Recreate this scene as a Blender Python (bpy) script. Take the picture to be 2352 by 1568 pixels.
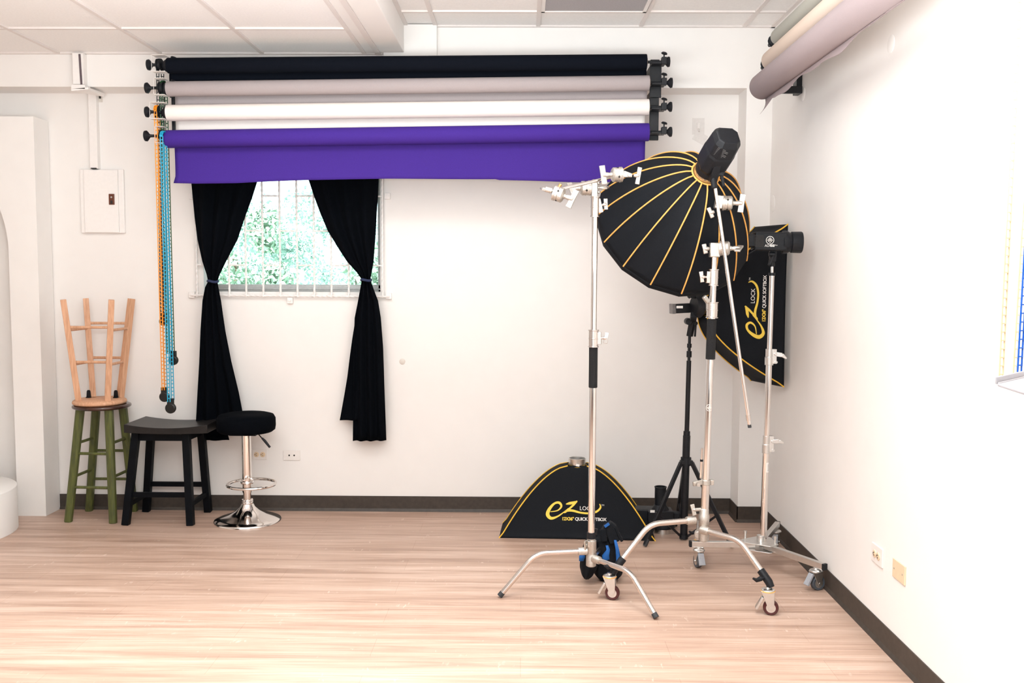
import bpy, bmesh, math, random
from mathutils import Vector, Matrix
random.seed(7)
V = Vector
for o in list(bpy.data.objects): bpy.data.objects.remove(o)
sc = bpy.context.scene
C = sc.collection
PI = math.pi

# ------------------------------------------------------------------ camera
FPX, PITCH, YAW, ROLL, CAMZ = 2137.84, .0723, -.0109, .0042, 1.52
cam_d = bpy.data.cameras.new('camera'); cam = bpy.data.objects.new('camera', cam_d); C.objects.link(cam)
cam_d.sensor_width = 36; cam_d.lens = FPX / 2352 * 36; cam_d.clip_end = 200; cam_d.clip_start = .05
cam.location = (0, 0, CAMZ)
cam.rotation_euler = (Matrix.Rotation(-YAW, 3, 'Z') @ Matrix.Rotation(PI/2 - PITCH, 3, 'X') @ Matrix.Rotation(ROLL, 3, 'Z')).to_euler()
sc.camera = cam

# ------------------------------------------------------------------ view, world, lights
sc.view_settings.view_transform = 'Standard'; sc.view_settings.look = 'None'
sc.view_settings.gamma = 1; sc.view_settings.use_curve_mapping = False
sc.view_settings.exposure = -.05
w = bpy.data.worlds.new('sky'); sc.world = w; w.use_nodes = True
wb = w.node_tree.nodes['Background']; wb.inputs[0].default_value = (.86, .96, 1, 1); wb.inputs[1].default_value = 3.2
def area(name, loc, target, sx, sy, power, col=(1, .95, .9)):
    d = bpy.data.lights.new(name, 'AREA'); d.shape = 'RECTANGLE'; d.size = sx; d.size_y = sy; d.energy = power; d.color = col
    o = bpy.data.objects.new(name, d); C.objects.link(o); o.location = loc
    o.rotation_euler = (V(target) - V(loc)).to_track_quat('-Z', 'Y').to_euler(); return o
area('studio_key_light', (-.15, .9, 2.45), (1.3, 4.4, 1.6), .9, .9, 40, (.935, .985, 1))
area('rear_fill_light', (-.9, -1.6, 1.4), (-.5, 5, 1.7), 4.6, 2.2, 50, (.935, .985, 1))  # added fill from behind the camera; the rear wall has no window
area('upward_fill_light', (-.55, 2.1, 1.75), (-.5, 2.4, 2.95), 3.0, 1.0, 150, (.92, .98, 1))  # unseen uplight added to brighten the ceiling
for x, y, z in ((-1.7, 3.75, 2.79), (.1, 3.75, 2.94)):
    area('unseen_overhead_light', (x, y, z), (x, y + .5, 0), 1.1, .35, 14, (.935, .985, 1))
for x, y, z in ((-2.9, 3.0, 2.78), (-1.3, 3.0, 2.78), (.35, 2.9, 2.94)):
    o = area('unseen_overhead_light', (x, y, z), (x, y - .35, 0), 1.1, .6, 25, (.935, .985, 1)); o.data.spread = math.radians(105)  # added downlights without fixtures, brighten the floor and fade towards the back wall
sd = bpy.data.lights.new('sun', 'SUN'); sd.energy = 20; sd.angle = .01; sun = bpy.data.objects.new('sun', sd); C.objects.link(sun)
sun.rotation_euler = V((.25, 1, -.9)).to_track_quat('-Z', 'Y').to_euler()

# ------------------------------------------------------------------ pixel <-> world
_R = Matrix.Rotation(-YAW, 3, 'Z') @ Matrix.Rotation(PI/2 - PITCH, 3, 'X') @ Matrix.Rotation(ROLL, 3, 'Z')
def ray(u, v): return _R @ V(((u - 1176) / FPX, (784 - v) / FPX, -1))
def P(u, v, Y): d = ray(u, v); return V((0, 0, CAMZ)) + d * (Y / d.y)
def G(u, v, Z=0): d = ray(u, v); return V((0, 0, CAMZ)) + d * ((Z - CAMZ) / d.z)
def PXW(u, v, X): d = ray(u, v); return V((0, 0, CAMZ)) + d * (X / d.x)

# ------------------------------------------------------------------ materials
def mat(name, col, rough=.6, metal=0, **k):
    m = bpy.data.materials.new(name); m.use_nodes = True; n = m.node_tree.nodes; l = m.node_tree.links
    b = n['Principled BSDF']; b.inputs['Base Color'].default_value = (*col, 1); b.inputs['Roughness'].default_value = rough
    b.inputs['Metallic'].default_value = metal
    if 'spec' in k: b.inputs['Specular IOR Level'].default_value = k['spec']
    if k.get('coat'): b.inputs['Coat Weight'].default_value = k['coat']
    tc = n.new('ShaderNodeTexCoord')
    nz = n.new('ShaderNodeTexNoise'); nz.inputs['Scale'].default_value = k.get('scale', 60); nz.inputs['Detail'].default_value = 4
    mp = n.new('ShaderNodeMapping'); mp.inputs['Scale'].default_value = k.get('stretch', (1, 1, 1))
    l.new(tc.outputs['Object'], mp.inputs[0]); l.new(mp.outputs[0], nz.inputs['Vector'])
    var = k.get('var', .06)
    mx = n.new('ShaderNodeMixRGB'); c2 = k.get('col2', tuple(max(0, c * (1 - 2 * var)) for c in col))
    mx.inputs[1].default_value = (*c2, 1); c1 = col if 'col2' in k else tuple(min(1, c * (1 + var)) for c in col); mx.inputs[2].default_value = (*c1, 1)
    rp = n.new('ShaderNodeValToRGB'); rp.color_ramp.elements[0].position = k.get('lo', .3); rp.color_ramp.elements[1].position = k.get('hi', .7)
    l.new(nz.outputs[0], rp.inputs[0]); l.new(rp.outputs[0], mx.inputs[0]); l.new(mx.outputs[0], b.inputs['Base Color'])
    if k.get('bump', 0):
        bp = n.new('ShaderNodeBump'); bp.inputs['Strength'].default_value = k['bump']; bp.inputs['Distance'].default_value = .003
        l.new(nz.outputs[0], bp.inputs['Height']); l.new(bp.outputs[0], b.inputs['Normal'])
    return m
M = {}
M['wall'] = mat('wall_paint', (.85, .815, .785), .75, scale=9, var=.006, bump=.02)
M['tile'] = mat('ceiling_tile', (.90, .875, .855), .9, scale=90, var=.02, bump=.15)
M['grid'] = mat('ceiling_grid', (.76, .70, .67), .6, var=.01)
M['white'] = mat('white_paint', (.87, .83, .80), .5, var=.01)
M['plast'] = mat('white_plastic', (.84, .79, .75), .35, var=.01)
M['ivory'] = mat('ivory_plastic', (.80, .62, .42), .4, var=.02)
M['slot'] = mat('dark_slot', (.02, .015, .012), .6)
M['base'] = mat('vinyl_base', (.048, .036, .028), .55, scale=40, var=.12, bump=.06)
M['chrome'] = mat('chrome', (.84, .80, .77), .10, 1, var=0)
M['steel'] = mat('satin_steel', (.74, .69, .65), .24, 1, var=0)
M['cast'] = mat('cast_aluminium', (.62, .585, .54), .48, 1, scale=200, var=.08, bump=.25)
M['zinc'] = mat('zinc_plate', (.74, .73, .71), .30, 1, var=.02)
M['blackm'] = mat('black_metal', (.005, .006, .009), .4, var=.2, spec=.35)
M['blackp'] = mat('black_plastic', (.008, .009, .012), .5, scale=200, var=.2, bump=.1, spec=.3)
M['foam'] = mat('black_foam', (.010, .010, .011), .95, scale=300, var=.3, bump=.5)
M['rubber'] = mat('rubber', (.03, .032, .036), .7)
M['greyrub'] = mat('grey_rubber', (.07, .08, .095), .55)
M['maroon'] = mat('maroon_rubber', (.07, .012, .012), .4)
M['cloth'] = mat('black_cloth', (.0022, .003, .0048), .95, scale=400, var=.3, bump=.2, spec=.05)
M['sbcloth'] = mat('softbox_cloth', (.0045, .006, .009), .75, scale=250, var=.2, bump=.15, spec=.2)
M['orange'] = mat('orange_piping', (.85, .42, .10), .6, var=.08)
M['yellow'] = mat('yellow_piping', (.82, .47, .04), .6, var=.05)
M['logoy'] = mat('yellow_ink', (.86, .60, .07), .6, var=.02)
M['logow'] = mat('white_ink', (.85, .82, .78), .6, var=.02)
M['difw'] = mat('diffuser_cloth', (.8, .8, .8), .9, var=.01)
M['pblack'] = mat('black_paper', (.004, .0055, .010), .9, scale=500, var=.2, spec=.08)
M['pgrey'] = mat('grey_paper', (.36, .31, .31), .85, scale=500, var=.05)
M['pwhite'] = mat('white_paper', (.80, .735, .69), .85, scale=500, var=.02)
M['ppurple'] = mat('purple_paper', (.052, .020, .235), .8, scale=500, var=.08, spec=.2)
M['psage'] = mat('sage_paper', (.42, .41, .36), .85, scale=500, var=.03)
M['ptan'] = mat('tan_paper', (.66, .53, .44), .85, scale=500, var=.03)
M['pmauve'] = mat('mauve_paper', (.32, .255, .258), .85, scale=500, var=.04)
M['card'] = mat('cardboard_core', (.35, .25, .17), .8)
M['corange'] = mat('orange_chain', (.80, .27, .01), .4, var=.03)
M['cblue'] = mat('cyan_chain', (.01, .33, .52), .4, var=.03)
M['cgreen'] = mat('green_chain', (.004, .065, .012), .4, var=.03)
M['cblack'] = mat('black_chain', (.003, .004, .004), .4)
M['cyellow'] = mat('yellow_chain', (.74, .60, .36), .4, var=.03)
M['croyal'] = mat('royal_chain', (.0, .10, .50), .4, var=.03)
M['green'] = mat('green_stain', (.115, .13, .028), .5, scale=14, stretch=(6, 6, .6), col2=(.055, .062, .018), bump=.05)
M['mahog'] = mat('dark_seat_wood', (.045, .016, .009), .25, scale=10, var=.25, coat=.4)
M['pine'] = mat('pine_wood', (.72, .42, .26), .55, scale=16, stretch=(6, 6, .5), col2=(.56, .29, .16), bump=.03)
M['blackw'] = mat('black_stain', (.002, .003, .005), .5, scale=20, var=.2, spec=.12)
M['blackt'] = mat('worn_black_stain', (.012, .011, .011), .38, scale=20, var=.2, spec=.35)
M['rust'] = mat('brown_latch', (.13, .035, .015), .4)
M['blueb'] = mat('blue_nylon', (.005, .10, .36), .7, var=.1)
M['alu'] = mat('window_aluminium', (.48, .47, .46), .4, .4, var=.05)
M['leaf'] = mat('leaves', (.42, .52, .40), .7, scale=1.2, col2=(.20, .30, .20))
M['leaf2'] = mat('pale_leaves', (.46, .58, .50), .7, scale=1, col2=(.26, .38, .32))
M['bark'] = mat('bark', (.12, .08, .05), .9)
M['grass'] = mat('hillside', (.52, .62, .56), .9, scale=2, col2=(.4, .5, .45))
M['panel'] = mat('set_panel_paint', (.87, .84, .81), .7, scale=6, var=.012, bump=.04)
M['lamp'] = mat('lamp_diffuser', (.40, .38, .39), .5, scale=150, var=.05, bump=.2)
M['tape'] = mat('clear_tape', (.78, .74, .71), .2, var=.02)
M['disc'] = mat('cover_disc', (.70, .64, .58), .5, var=.01)
M['tray'] = mat('tray_white', (.40, .38, .40), .4, var=.01)

# glass pane
m = bpy.data.materials.new('window_glass'); m.use_nodes = True; n = m.node_tree.nodes; l = m.node_tree.links
for x in list(n): n.remove(x)
out = n.new('ShaderNodeOutputMaterial'); mxs = n.new('ShaderNodeMixShader'); tr = n.new('ShaderNodeBsdfTransparent'); gl = n.new('ShaderNodeBsdfGlossy')
lw = n.new('ShaderNodeFresnel'); lw.inputs[0].default_value = 1.4; gl.inputs['Roughness'].default_value = .03
tr.inputs[0].default_value = (.88, .97, .97, 1)
l.new(lw.outputs[0], mxs.inputs[0]); l.new(tr.outputs[0], mxs.inputs[1]); l.new(gl.outputs[0], mxs.inputs[2]); l.new(mxs.outputs[0], out.inputs[0])
M['glass'] = m

# wood plank floor
m = bpy.data.materials.new('plank_floor'); m.use_nodes = True; n = m.node_tree.nodes; l = m.node_tree.links; b = n['Principled BSDF']
tc = n.new('ShaderNodeTexCoord')
def noise(scale, sv, det=5, rough=.6, dist=0):
    mp = n.new('ShaderNodeMapping'); mp.inputs['Scale'].default_value = sv; l.new(tc.outputs['Object'], mp.inputs[0])
    z = n.new('ShaderNodeTexNoise'); z.inputs['Scale'].default_value = scale; z.inputs['Detail'].default_value = det
    z.inputs['Roughness'].default_value = rough; z.inputs['Distortion'].default_value = dist; l.new(mp.outputs[0], z.inputs['Vector']); return z
def ramp(src, pts):
    r = n.new('ShaderNodeValToRGB'); e = r.color_ramp.elements
    e[0].position, e[0].color = pts[0][0], (*pts[0][1], 1); e[1].position, e[1].color = pts[-1][0], (*pts[-1][1], 1)
    for p, c in pts[1:-1]: q = e.new(p); q.color = (*c, 1)
    l.new(src, r.inputs[0]); return r
def mix(a, bb, fac, mode='MIX'):
    x = n.new('ShaderNodeMixRGB'); x.blend_type = mode
    if isinstance(fac, float): x.inputs[0].default_value = fac
    else: l.new(fac, x.inputs[0])
    l.new(a, x.inputs[1]); l.new(bb, x.inputs[2]); return x.outputs[0]
g1 = noise(1, (.9, 16, 1), 6, .62, .6); g2 = noise(1, (3, 75, 1), 4, .6, .3); g3 = noise(1, (55, 14, 1), 2, .5)
g4 = noise(1, (.7, 1.3, 1), 2)
r1 = ramp(g1.outputs[0], [(.28, (.36, .228, .168)), (.5, (.53, .36, .275)), (.72, (.66, .485, .392))])
r2 = ramp(g2.outputs[0], [(.35, (.82, .78, .75)), (.6, (1, 1, 1))])
c = mix(r1.outputs[0], r2.outputs[0], .8, 'MULTIPLY')
# pale short cross scratches in patches
pm = n.new('ShaderNodeMath'); pm.operation = 'MULTIPLY'
ra = ramp(g3.outputs[0], [(.60, (0, 0, 0)), (.68, (1, 1, 1))]); g5 = noise(1, (5, 9, 1), 3); rb = ramp(g5.outputs[0], [(.56, (0, 0, 0)), (.66, (1, 1, 1))])
l.new(ra.outputs[0], pm.inputs[0]); l.new(rb.outputs[0], pm.inputs[1])
pm2 = n.new('ShaderNodeMath'); pm2.operation = 'MULTIPLY'; pm2.inputs[1].default_value = .4; l.new(pm.outputs[0], pm2.inputs[0])
pale = n.new('ShaderNodeRGB'); pale.outputs[0].default_value = (.80, .66, .56, 1)
c = mix(c, pale.outputs[0], pm2.outputs[0])
# plank joints
bk = n.new('ShaderNodeTexBrick'); bk.inputs['Scale'].default_value = 1; bk.inputs['Brick Width'].default_value = 1.2; bk.inputs['Row Height'].default_value = .18
bk.inputs['Mortar Size'].default_value = .0012; bk.inputs['Color1'].default_value = (1, 1, 1, 1); bk.inputs['Color2'].default_value = (.93, .93, .93, 1); bk.inputs['Mortar'].default_value = (.8, .76, .73, 1)
l.new(tc.outputs['Object'], bk.inputs['Vector']); c = mix(c, bk.outputs[0], .9, 'MULTIPLY')
l.new(c, b.inputs['Base Color']); b.inputs['Roughness'].default_value = .42
bp = n.new('ShaderNodeBump'); bp.inputs['Strength'].default_value = .12; bp.inputs['Distance'].default_value = .002; l.new(g2.outputs[0], bp.inputs['Height']); l.new(bp.outputs[0], b.inputs['Normal'])
M['floor'] = m

# ------------------------------------------------------------------ mesh builder
def frame(axis):
    a = V(axis).normalized(); t = V((0, 0, 1)) if abs(a.z) < .9 else V((1, 0, 0))
    x = t.cross(a).normalized(); return x, a.cross(x), a
class MB:
    def __init__(s): s.v = []; s.f = []
    def add(s, vs, fs):
        k = len(s.v); s.v += [V(p) for p in vs]; s.f += [tuple(i + k for i in f) for f in fs]; return s
    def box(s, c, d, R=None):
        c = V(c); R = R or Matrix.Identity(3)
        vs = [c + R @ V((x * d[0] / 2, y * d[1] / 2, z * d[2] / 2)) for x in (-1, 1) for y in (-1, 1) for z in (-1, 1)]
        return s.add(vs, [(0, 1, 3, 2), (4, 6, 7, 5), (0, 4, 5, 1), (2, 3, 7, 6), (0, 2, 6, 4), (1, 5, 7, 3)])
    def box2(s, a, b): a, b = V(a), V(b); return s.box((a + b) / 2, [abs(q) for q in (b - a)])
    def bar(s, a, b, w, h, up=(0, 0, 1), w2=None, h2=None):
        a, b = V(a), V(b); d = (b - a).normalized(); x = d.cross(V(up)).normalized(); y = x.cross(d); w2 = w2 or w; h2 = h2 or h
        vs = [p + x * sx * ww / 2 + y * sy * hh / 2 for p, ww, hh in ((a, w, h), (b, w2, h2)) for sx, sy in ((-1, -1), (1, -1), (1, 1), (-1, 1))]
        return s.add(vs, [(3, 2, 1, 0), (4, 5, 6, 7)] + [(i, (i + 1) % 4, 4 + (i + 1) % 4, 4 + i) for i in range(4)])
    def tube(s, pts, r, n=12, closed=False):
        pts = [V(p) for p in pts]; m_ = len(pts); rs = r if isinstance(r, (list, tuple)) else [r] * m_
        vs = []; up = None
        for i in range(m_):
            if closed: d = pts[(i + 1) % m_] - pts[i - 1]
            else: d = pts[min(i + 1, m_ - 1)] - pts[max(i - 1, 0)]
            d = d.normalized()
            if up is None: x, y, _ = frame(d)
            else: x = (up - d * up.dot(d)).normalized(); y = d.cross(x)
            up = x
            vs += [pts[i] + (x * math.cos(2 * PI * j / n) + y * math.sin(2 * PI * j / n)) * rs[i] for j in range(n)]
        fs = [(i * n + j, i * n + (j + 1) % n, (i + 1) * n + (j + 1) % n, (i + 1) * n + j) for i in range(m_ - 1) for j in range(n)]
        if closed: fs += [((m_ - 1) * n + j, (m_ - 1) * n + (j + 1) % n, (j + 1) % n, j) for j in range(n)]
        else: fs += [tuple(range(n))[::-1], tuple((m_ - 1) * n + j for j in range(n))]
        return s.add(vs, fs)
    def lathe(s, prof, o=(0, 0, 0), axis=(0, 0, 1), n=32, ang=2 * PI, x0=None):
        x, y, a = frame(axis); o = V(o); vs = []; fs = []
        if x0: x = V(x0); y = a.cross(x)
        for r, z in prof: vs += [o + a * z + (x * math.cos(2 * PI * j / n) + y * math.sin(2 * PI * j / n)) * max(r, 1e-5) for j in range(n)]
        m_ = len(prof)
        fs = [(i * n + j, i * n + (j + 1) % n, (i + 1) * n + (j + 1) % n, (i + 1) * n + j) for i in range(m_ - 1) for j in range(n)]
        if prof[0][0] > 1e-4: fs.append(tuple(range(n))[::-1])
        if prof[-1][0] > 1e-4: fs.append(tuple((m_ - 1) * n + j for j in range(n)))
        return s.add(vs, fs)
    def cyl(s, a, b, r, r2=None, n=24):
        a, b = V(a), V(b); return s.lathe([(r, 0), (r2 or r, (b - a).length)], a, b - a, n)
    def ring(s, o, axis, r, t, n=40, m_=8):
        x, y, a = frame(axis); return s.tube([V(o) + (x * math.cos(2 * PI * i / n) + y * math.sin(2 * PI * i / n)) * r for i in range(n)], t, m_, True)
    def prism(s, poly, o, x, y, th):
        o, x, y = V(o), V(x).normalized(), V(y).normalized(); z = x.cross(y) * th; k = len(poly)
        vs = [o + x * a + y * b for a, b in poly] + [o + x * a + y * b + z for a, b in poly]
        return s.add(vs, [tuple(range(k))[::-1], tuple(range(k, 2 * k))] + [(i, (i + 1) % k, k + (i + 1) % k, k + i) for i in range(k)])
    def grid(s, fn, nu, nv, close_u=False):
        vs = [fn(i / nu, j / nv) for j in range(nv + 1) for i in range(nu + 1)]
        return s.add(vs, [(j * (nu + 1) + i, j * (nu + 1) + i + 1, (j + 1) * (nu + 1) + i + 1, (j + 1) * (nu + 1) + i) for j in range(nv) for i in range(nu)])
    def ball(s, o, r, n=16, sc_=(1, 1, 1)):
        o = V(o); vs = []; fs = []; h = n // 2
        for i in range(h + 1):
            t = PI * i / h
            vs += [o + V((math.sin(t) * math.cos(2 * PI * j / n) * r * sc_[0], math.sin(t) * math.sin(2 * PI * j / n) * r * sc_[1], math.cos(t) * r * sc_[2])) for j in range(n)]
        fs = [(i * n + j, (i + 1) * n + j, (i + 1) * n + (j + 1) % n, i * n + (j + 1) % n) for i in range(h) for j in range(n)]
        return s.add(vs, fs)
    def xf(s, Mx):
        s.v = [Mx @ p for p in s.v]; return s

OFF = {}
def thing(name, label, cat, loc=(0, 0, 0), group=None):
    o = bpy.data.objects.new(name, None); C.objects.link(o); o.location = loc; o.empty_display_size = .05
    o['label'] = label; o['category'] = cat
    if group: o['group'] = group
    OFF[o.name] = V(loc); return o
def obj(name, mb, mt, parent=None, smooth=True, bev=0, solid=0, label=None, sub=0, ang=40, loc=None):
    off = OFF.get(parent.name, V((0, 0, 0))) if parent else (V(loc) if loc else V((0, 0, 0)))
    me = bpy.data.meshes.new(name); me.from_pydata([tuple(p - off) for p in mb.v], [], mb.f)
    bm = bmesh.new(); bm.from_mesh(me); bmesh.ops.remove_doubles(bm, verts=bm.verts, dist=1e-6); bmesh.ops.recalc_face_normals(bm, faces=bm.faces); bm.to_mesh(me); bm.free()
    me.materials.append(M[mt] if isinstance(mt, str) else mt)
    o = bpy.data.objects.new(name, me); C.objects.link(o)
    if loc: o.location = loc
    if parent: o.parent = parent; OFF[o.name] = off
    else: OFF[o.name] = off
    if solid: md = o.modifiers.new('s', 'SOLIDIFY'); md.thickness = solid; md.offset = 0
    if bev: md = o.modifiers.new('b', 'BEVEL'); md.width = bev; md.segments = 2; md.limit_method = 'ANGLE'; md.angle_limit = .7
    if sub: md = o.modifiers.new('u', 'SUBSURF'); md.levels = md.render_levels = sub
    if smooth:
        me.polygons.foreach_set('use_smooth', [True] * len(me.polygons))
        try: me.set_sharp_from_angle(angle=math.radians(ang))
        except Exception: pass
    if label: o['label'] = label
    return o
def tag(o, label, cat, group=None):
    o['label'] = label; o['category'] = cat
    if group: o['group'] = group
    return o
def struct(name, mb, mt, **k):
    o = obj(name, mb, mt, **k)
    if not k.get('parent'): o['kind'] = 'structure'
    return o
def text_mb(body, size, font_sp=1, align='LEFT', bold=0):
    cu = bpy.data.curves.new('t', 'FONT'); cu.body = body; cu.size = size; cu.align_x = align; cu.space_character = font_sp; cu.offset = bold; cu.resolution_u = 4
    to = bpy.data.objects.new('t', cu); C.objects.link(to); dg = bpy.context.evaluated_depsgraph_get()
    me = bpy.data.meshes.new_from_object(to.evaluated_get(dg)); r = MB(); r.add([v.co.copy() for v in me.vertices], [tuple(p.vertices) for p in me.polygons])
    bpy.data.objects.remove(to); bpy.data.meshes.remove(me); return r
def stroke_mb(pts, ws, sub=6):
    # variable width flat stroke from a smooth (Catmull-Rom) line, in the xy plane
    def cr(a, b, c_, d, t): return .5 * ((2 * b) + (-a + c_) * t + (2 * a - 5 * b + 4 * c_ - d) * t * t + (-a + 3 * b - 3 * c_ + d) * t ** 3)
    q = []; ww = []
    for i in range(len(pts) - 1):
        a, b_, c_, d = (V((*pts[max(i - 1, 0)], 0)), V((*pts[i], 0)), V((*pts[i + 1], 0)), V((*pts[min(i + 2, len(pts) - 1)], 0)))
        for j in range(sub): t = j / sub; q.append(cr(a, b_, c_, d, t)); ww.append(ws[i] * (1 - t) + ws[i + 1] * t)
    q.append(V((*pts[-1], 0))); ww.append(ws[-1]); vs = []
    for i in range(len(q)):
        d = (q[min(i + 1, len(q) - 1)] - q[max(i - 1, 0)]).normalized(); nn = V((-d.y, d.x, 0)); vs += [q[i] + nn * ww[i] / 2, q[i] - nn * ww[i] / 2]
    return MB().add(vs, [(2 * i, 2 * i + 1, 2 * i + 3, 2 * i + 2) for i in range(len(q) - 1)])

# ------------------------------------------------------------------ room
D, R_, W = 5.664, .2076, 1.488
DR = D + R_
ZC1, ZC2, ZB, ZS = 2.825, 2.986, .098, 2.632
XC = 1.3335
XLW, YB = -5.2, -2.2
fb = MB().box2((XLW, YB, -.1), (W + .25, DR + .25, 0)); struct('floor', fb, 'floor')
# back wall : recessed face with window hole, header band, corner column
wx0, wx1 = P(466, 540, DR).x, P(873, 540, DR).x; wz0, wz1 = P(670, 670, DR).z, P(670, 296, DR).z
wb_ = MB()
T = .22
wb_.box2((XLW, DR, 0), (wx0, DR + T, ZS + .5)); wb_.box2((wx1, DR, 0), (W + .2, DR + T, ZS + .5))
wb_.box2((wx0, DR, 0), (wx1, DR + T, wz0)); wb_.box2((wx0, DR, wz1), (wx1, DR + T, ZS + .5))
wb_.box2((XLW, D, ZS), (W, DR, ZC2 + .06)); wb_.box2((XC, D, 0), (W, DR, ZS))
pc0, pc1 = P(881, 118, D - .05).x, P(1003, 60, D - .05).x
wb_.box2((pc0, D - .05, 2.70), (pc1, D, ZC2 + .003))
struct('wall_back', wb_, 'wall', smooth=False)
struct('wall_right', MB().box2((W, YB, 0), (W + .2, DR + T, 3.1)), 'wall', smooth=False)
struct('wall_left', MB().box2((XLW - .2, YB, 0), (XLW, DR + T, 3.1)), 'wall', smooth=False)
M['rear'] = mat('rear_wall_dark', (.10, .085, .08), .8)  # unseen wall, dark tone made up to put darker reflections in the chrome
struct('wall_rear', MB().box2((XLW - .2, YB - .2, 0), (W + .2, YB, 3.1)), 'rear', smooth=False)
# ceilings
xb0, xb1 = P(881, 119, D - .03).x, P(928, 119, D - .05).x
ce = struct('ceiling', MB().box2((xb1, YB, ZC2 + .008), (W + .2, DR, ZC2 + .1)), 'tile', smooth=False)
g = MB(); gx0 = .0856; gw = .024
for k in (-1, 0, 1, 2): x = gx0 + .61 * k; g.box2((x - gw / 2, YB, ZC2 - .002), (x + gw / 2, D, ZC2 + .01))
gy = G(1300, 28.5, ZC2).y
for k in range(13): g.box2((xb1, gy - .61 * k - gw / 2, ZC2 - .0015), (W, gy - .61 * k + gw / 2, ZC2 + .01))
g.box2((xb1, YB, ZC2 - .003), (xb1 + .022, D, ZC2 + .01)); g.box2((W - .022, YB, ZC2 - .003), (W, D, ZC2 + .01)); g.box2((pc1, D - .022, ZC2 - .003), (W, D, ZC2 + .01))
struct('ceiling_grid', g, 'grid', parent=ce, smooth=False)
xt = P(842, 124, D).x
ce2 = struct('ceiling', MB().box2((XLW, YB, ZC1 + .008), (xt + .01, D, ZC1 + .1)), 'tile', smooth=False)
g = MB(); gx1 = -2.7815
for k in range(-3, 4): x = gx1 + .611 * k; g.box2((x - gw / 2, YB, ZC1 - .002), (x + gw / 2, D, ZC1 + .01))
gy1 = G(300, 67, ZC1).y
for k in range(12): g.box2((XLW, gy1 - 1.22 * k - gw / 2, ZC1 - .0015), (xt, gy1 - 1.22 * k + gw / 2, ZC1 + .01))
g.box2((XLW, D - .022, ZC1 - .003), (xb0, D, ZC1 + .01))
struct('ceiling_grid', g, 'grid', parent=ce2, smooth=False)
# dropped beam between the two ceilings
xg = gx1 + .611 * 3
struct('trim_1', MB().box2((xb0 - .02, YB, ZC1), (xb1, D - .0, ZC2 + .09)), 'wall', smooth=False, bev=.004)
struct('trim_2', MB().box2((xb0 - .05, YB, ZC1 - .006), (xb0 - .018, D, ZC1 + .03)), 'grid', smooth=False)
struct('trim_3', MB().box2((xt, YB, ZC1 + .002), (xb0 - .05, D, ZC1 + .06)), 'wall', smooth=False)
# baseboards with a cove toe
def coving(a, b, nrm, parts):
    a, b, nn = V(a), V(b), V(nrm); pr = [(0, 0), (.014, 0), (.012, .006), (.005, .018), (.005, ZB), (0, ZB)]
    vs = [p + nn * q + V((0, 0, z)) for p in (a, b) for q, z in pr]; k = len(pr)
    parts.add(vs, [tuple(range(k)), tuple(range(k, 2 * k))] + [(i, (i + 1) % k, k + (i + 1) % k, k + i) for i in range(k)])
bb = MB(); coving((XLW, DR, 0), (XC - .005, DR, 0), (0, -1, 0), bb); coving((XC, DR, 0), (XC, D - .005, 0), (-1, 0, 0), bb); coving((XC - .005, D, 0), (W, D, 0), (0, -1, 0), bb)
struct('baseboard_back', bb, 'base', ang=30)
bb = MB(); coving((W, D, 0), (W, YB, 0), (-1, 0, 0), bb); struct('baseboard_right', bb, 'base', ang=30)
# window
fy = DR + .13
fr = MB()
for a, b_ in (((wx0, wz0), (wx1, wz0 + .045)), ((wx0, wz1 - .04), (wx1, wz1)), ((wx0, wz0), (wx0 + .035, wz1)), ((wx1 - .035, wz0), (wx1, wz1))):
    fr.box2((a[0], fy, a[1]), (b_[0], fy + .05, b_[1]))
fr.box2((wx0, fy - .012, wz0 + .012), (wx1, fy + .002, wz0 + .022))
wn = struct('window_1', fr, 'alu', smooth=False, bev=.003)
struct('window_pane', MB().box2((wx0 + .03, fy + .02, wz0 + .04), (wx1 - .03, fy + .026, wz1 - .035)), 'glass', parent=wn, smooth=False)

# ------------------------------------------------------------------ outside
struct('ground_outside', MB().grid(lambda a, b_: V((-22 + 44 * a, 8 + 40 * b_, -3.2 + 2.6 * b_ + .3 * math.sin(a * 9))), 20, 10), 'grass')
def tree(x, y, z0, h, rad, mt, label, seed):
    rnd = random.Random(seed); t = thing('tree', label, 'tree', (x, y, z0), 'trees outside the window')
    obj('trunk', MB().tube([(x, y, z0), (x + .15, y, z0 + h * .35), (x - .05, y, z0 + h * .7)], [.22, .16, .08], 8), 'bark', t)
    cr = MB()
    blobs = [(V((x + rnd.uniform(-1, 1) * rad, y + rnd.uniform(-1, 1) * rad * .7, z0 + h * (.3 + .7 * rnd.random()))), rad * rnd.uniform(.22, .42)) for _ in range(22)]
    for c0, r in blobs:
        for _ in range(330):
            d = V((rnd.gauss(0, 1), rnd.gauss(0, 1), rnd.gauss(0, 1))).normalized(); p = c0 + d * r * rnd.random() ** .35; s = rnd.uniform(.05, .11)
            a = V((rnd.gauss(0, 1), rnd.gauss(0, 1), rnd.gauss(0, 1))).normalized(); b_ = a.cross(d).normalized()
            if b_.length < .5: continue
            cr.add([p - a * s, p + b_ * s * .5, p + a * s, p - b_ * s * .5], [(0, 1, 2, 3)])
    obj('crown', cr, mt, t, smooth=False)
tree(-6.6, 21, -3.0, 5.9, 1.5, 'leaf', 'bushy green tree outside, left part of the window view', 1)
tree(-3.3, 22, -3.0, 5.6, 1.6, 'leaf', 'bushy green tree outside, right part of the window view', 2)
tree(-8.6, 28, -2.6, 6.5, 2.2, 'leaf2', 'tall pale tree outside, half hidden behind the left curtain', 3)
tree(-6.4, 36, -2.4, 6.7, 2.0, 'leaf2', 'pale distant tree seen through the middle of the window', 4)
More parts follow.
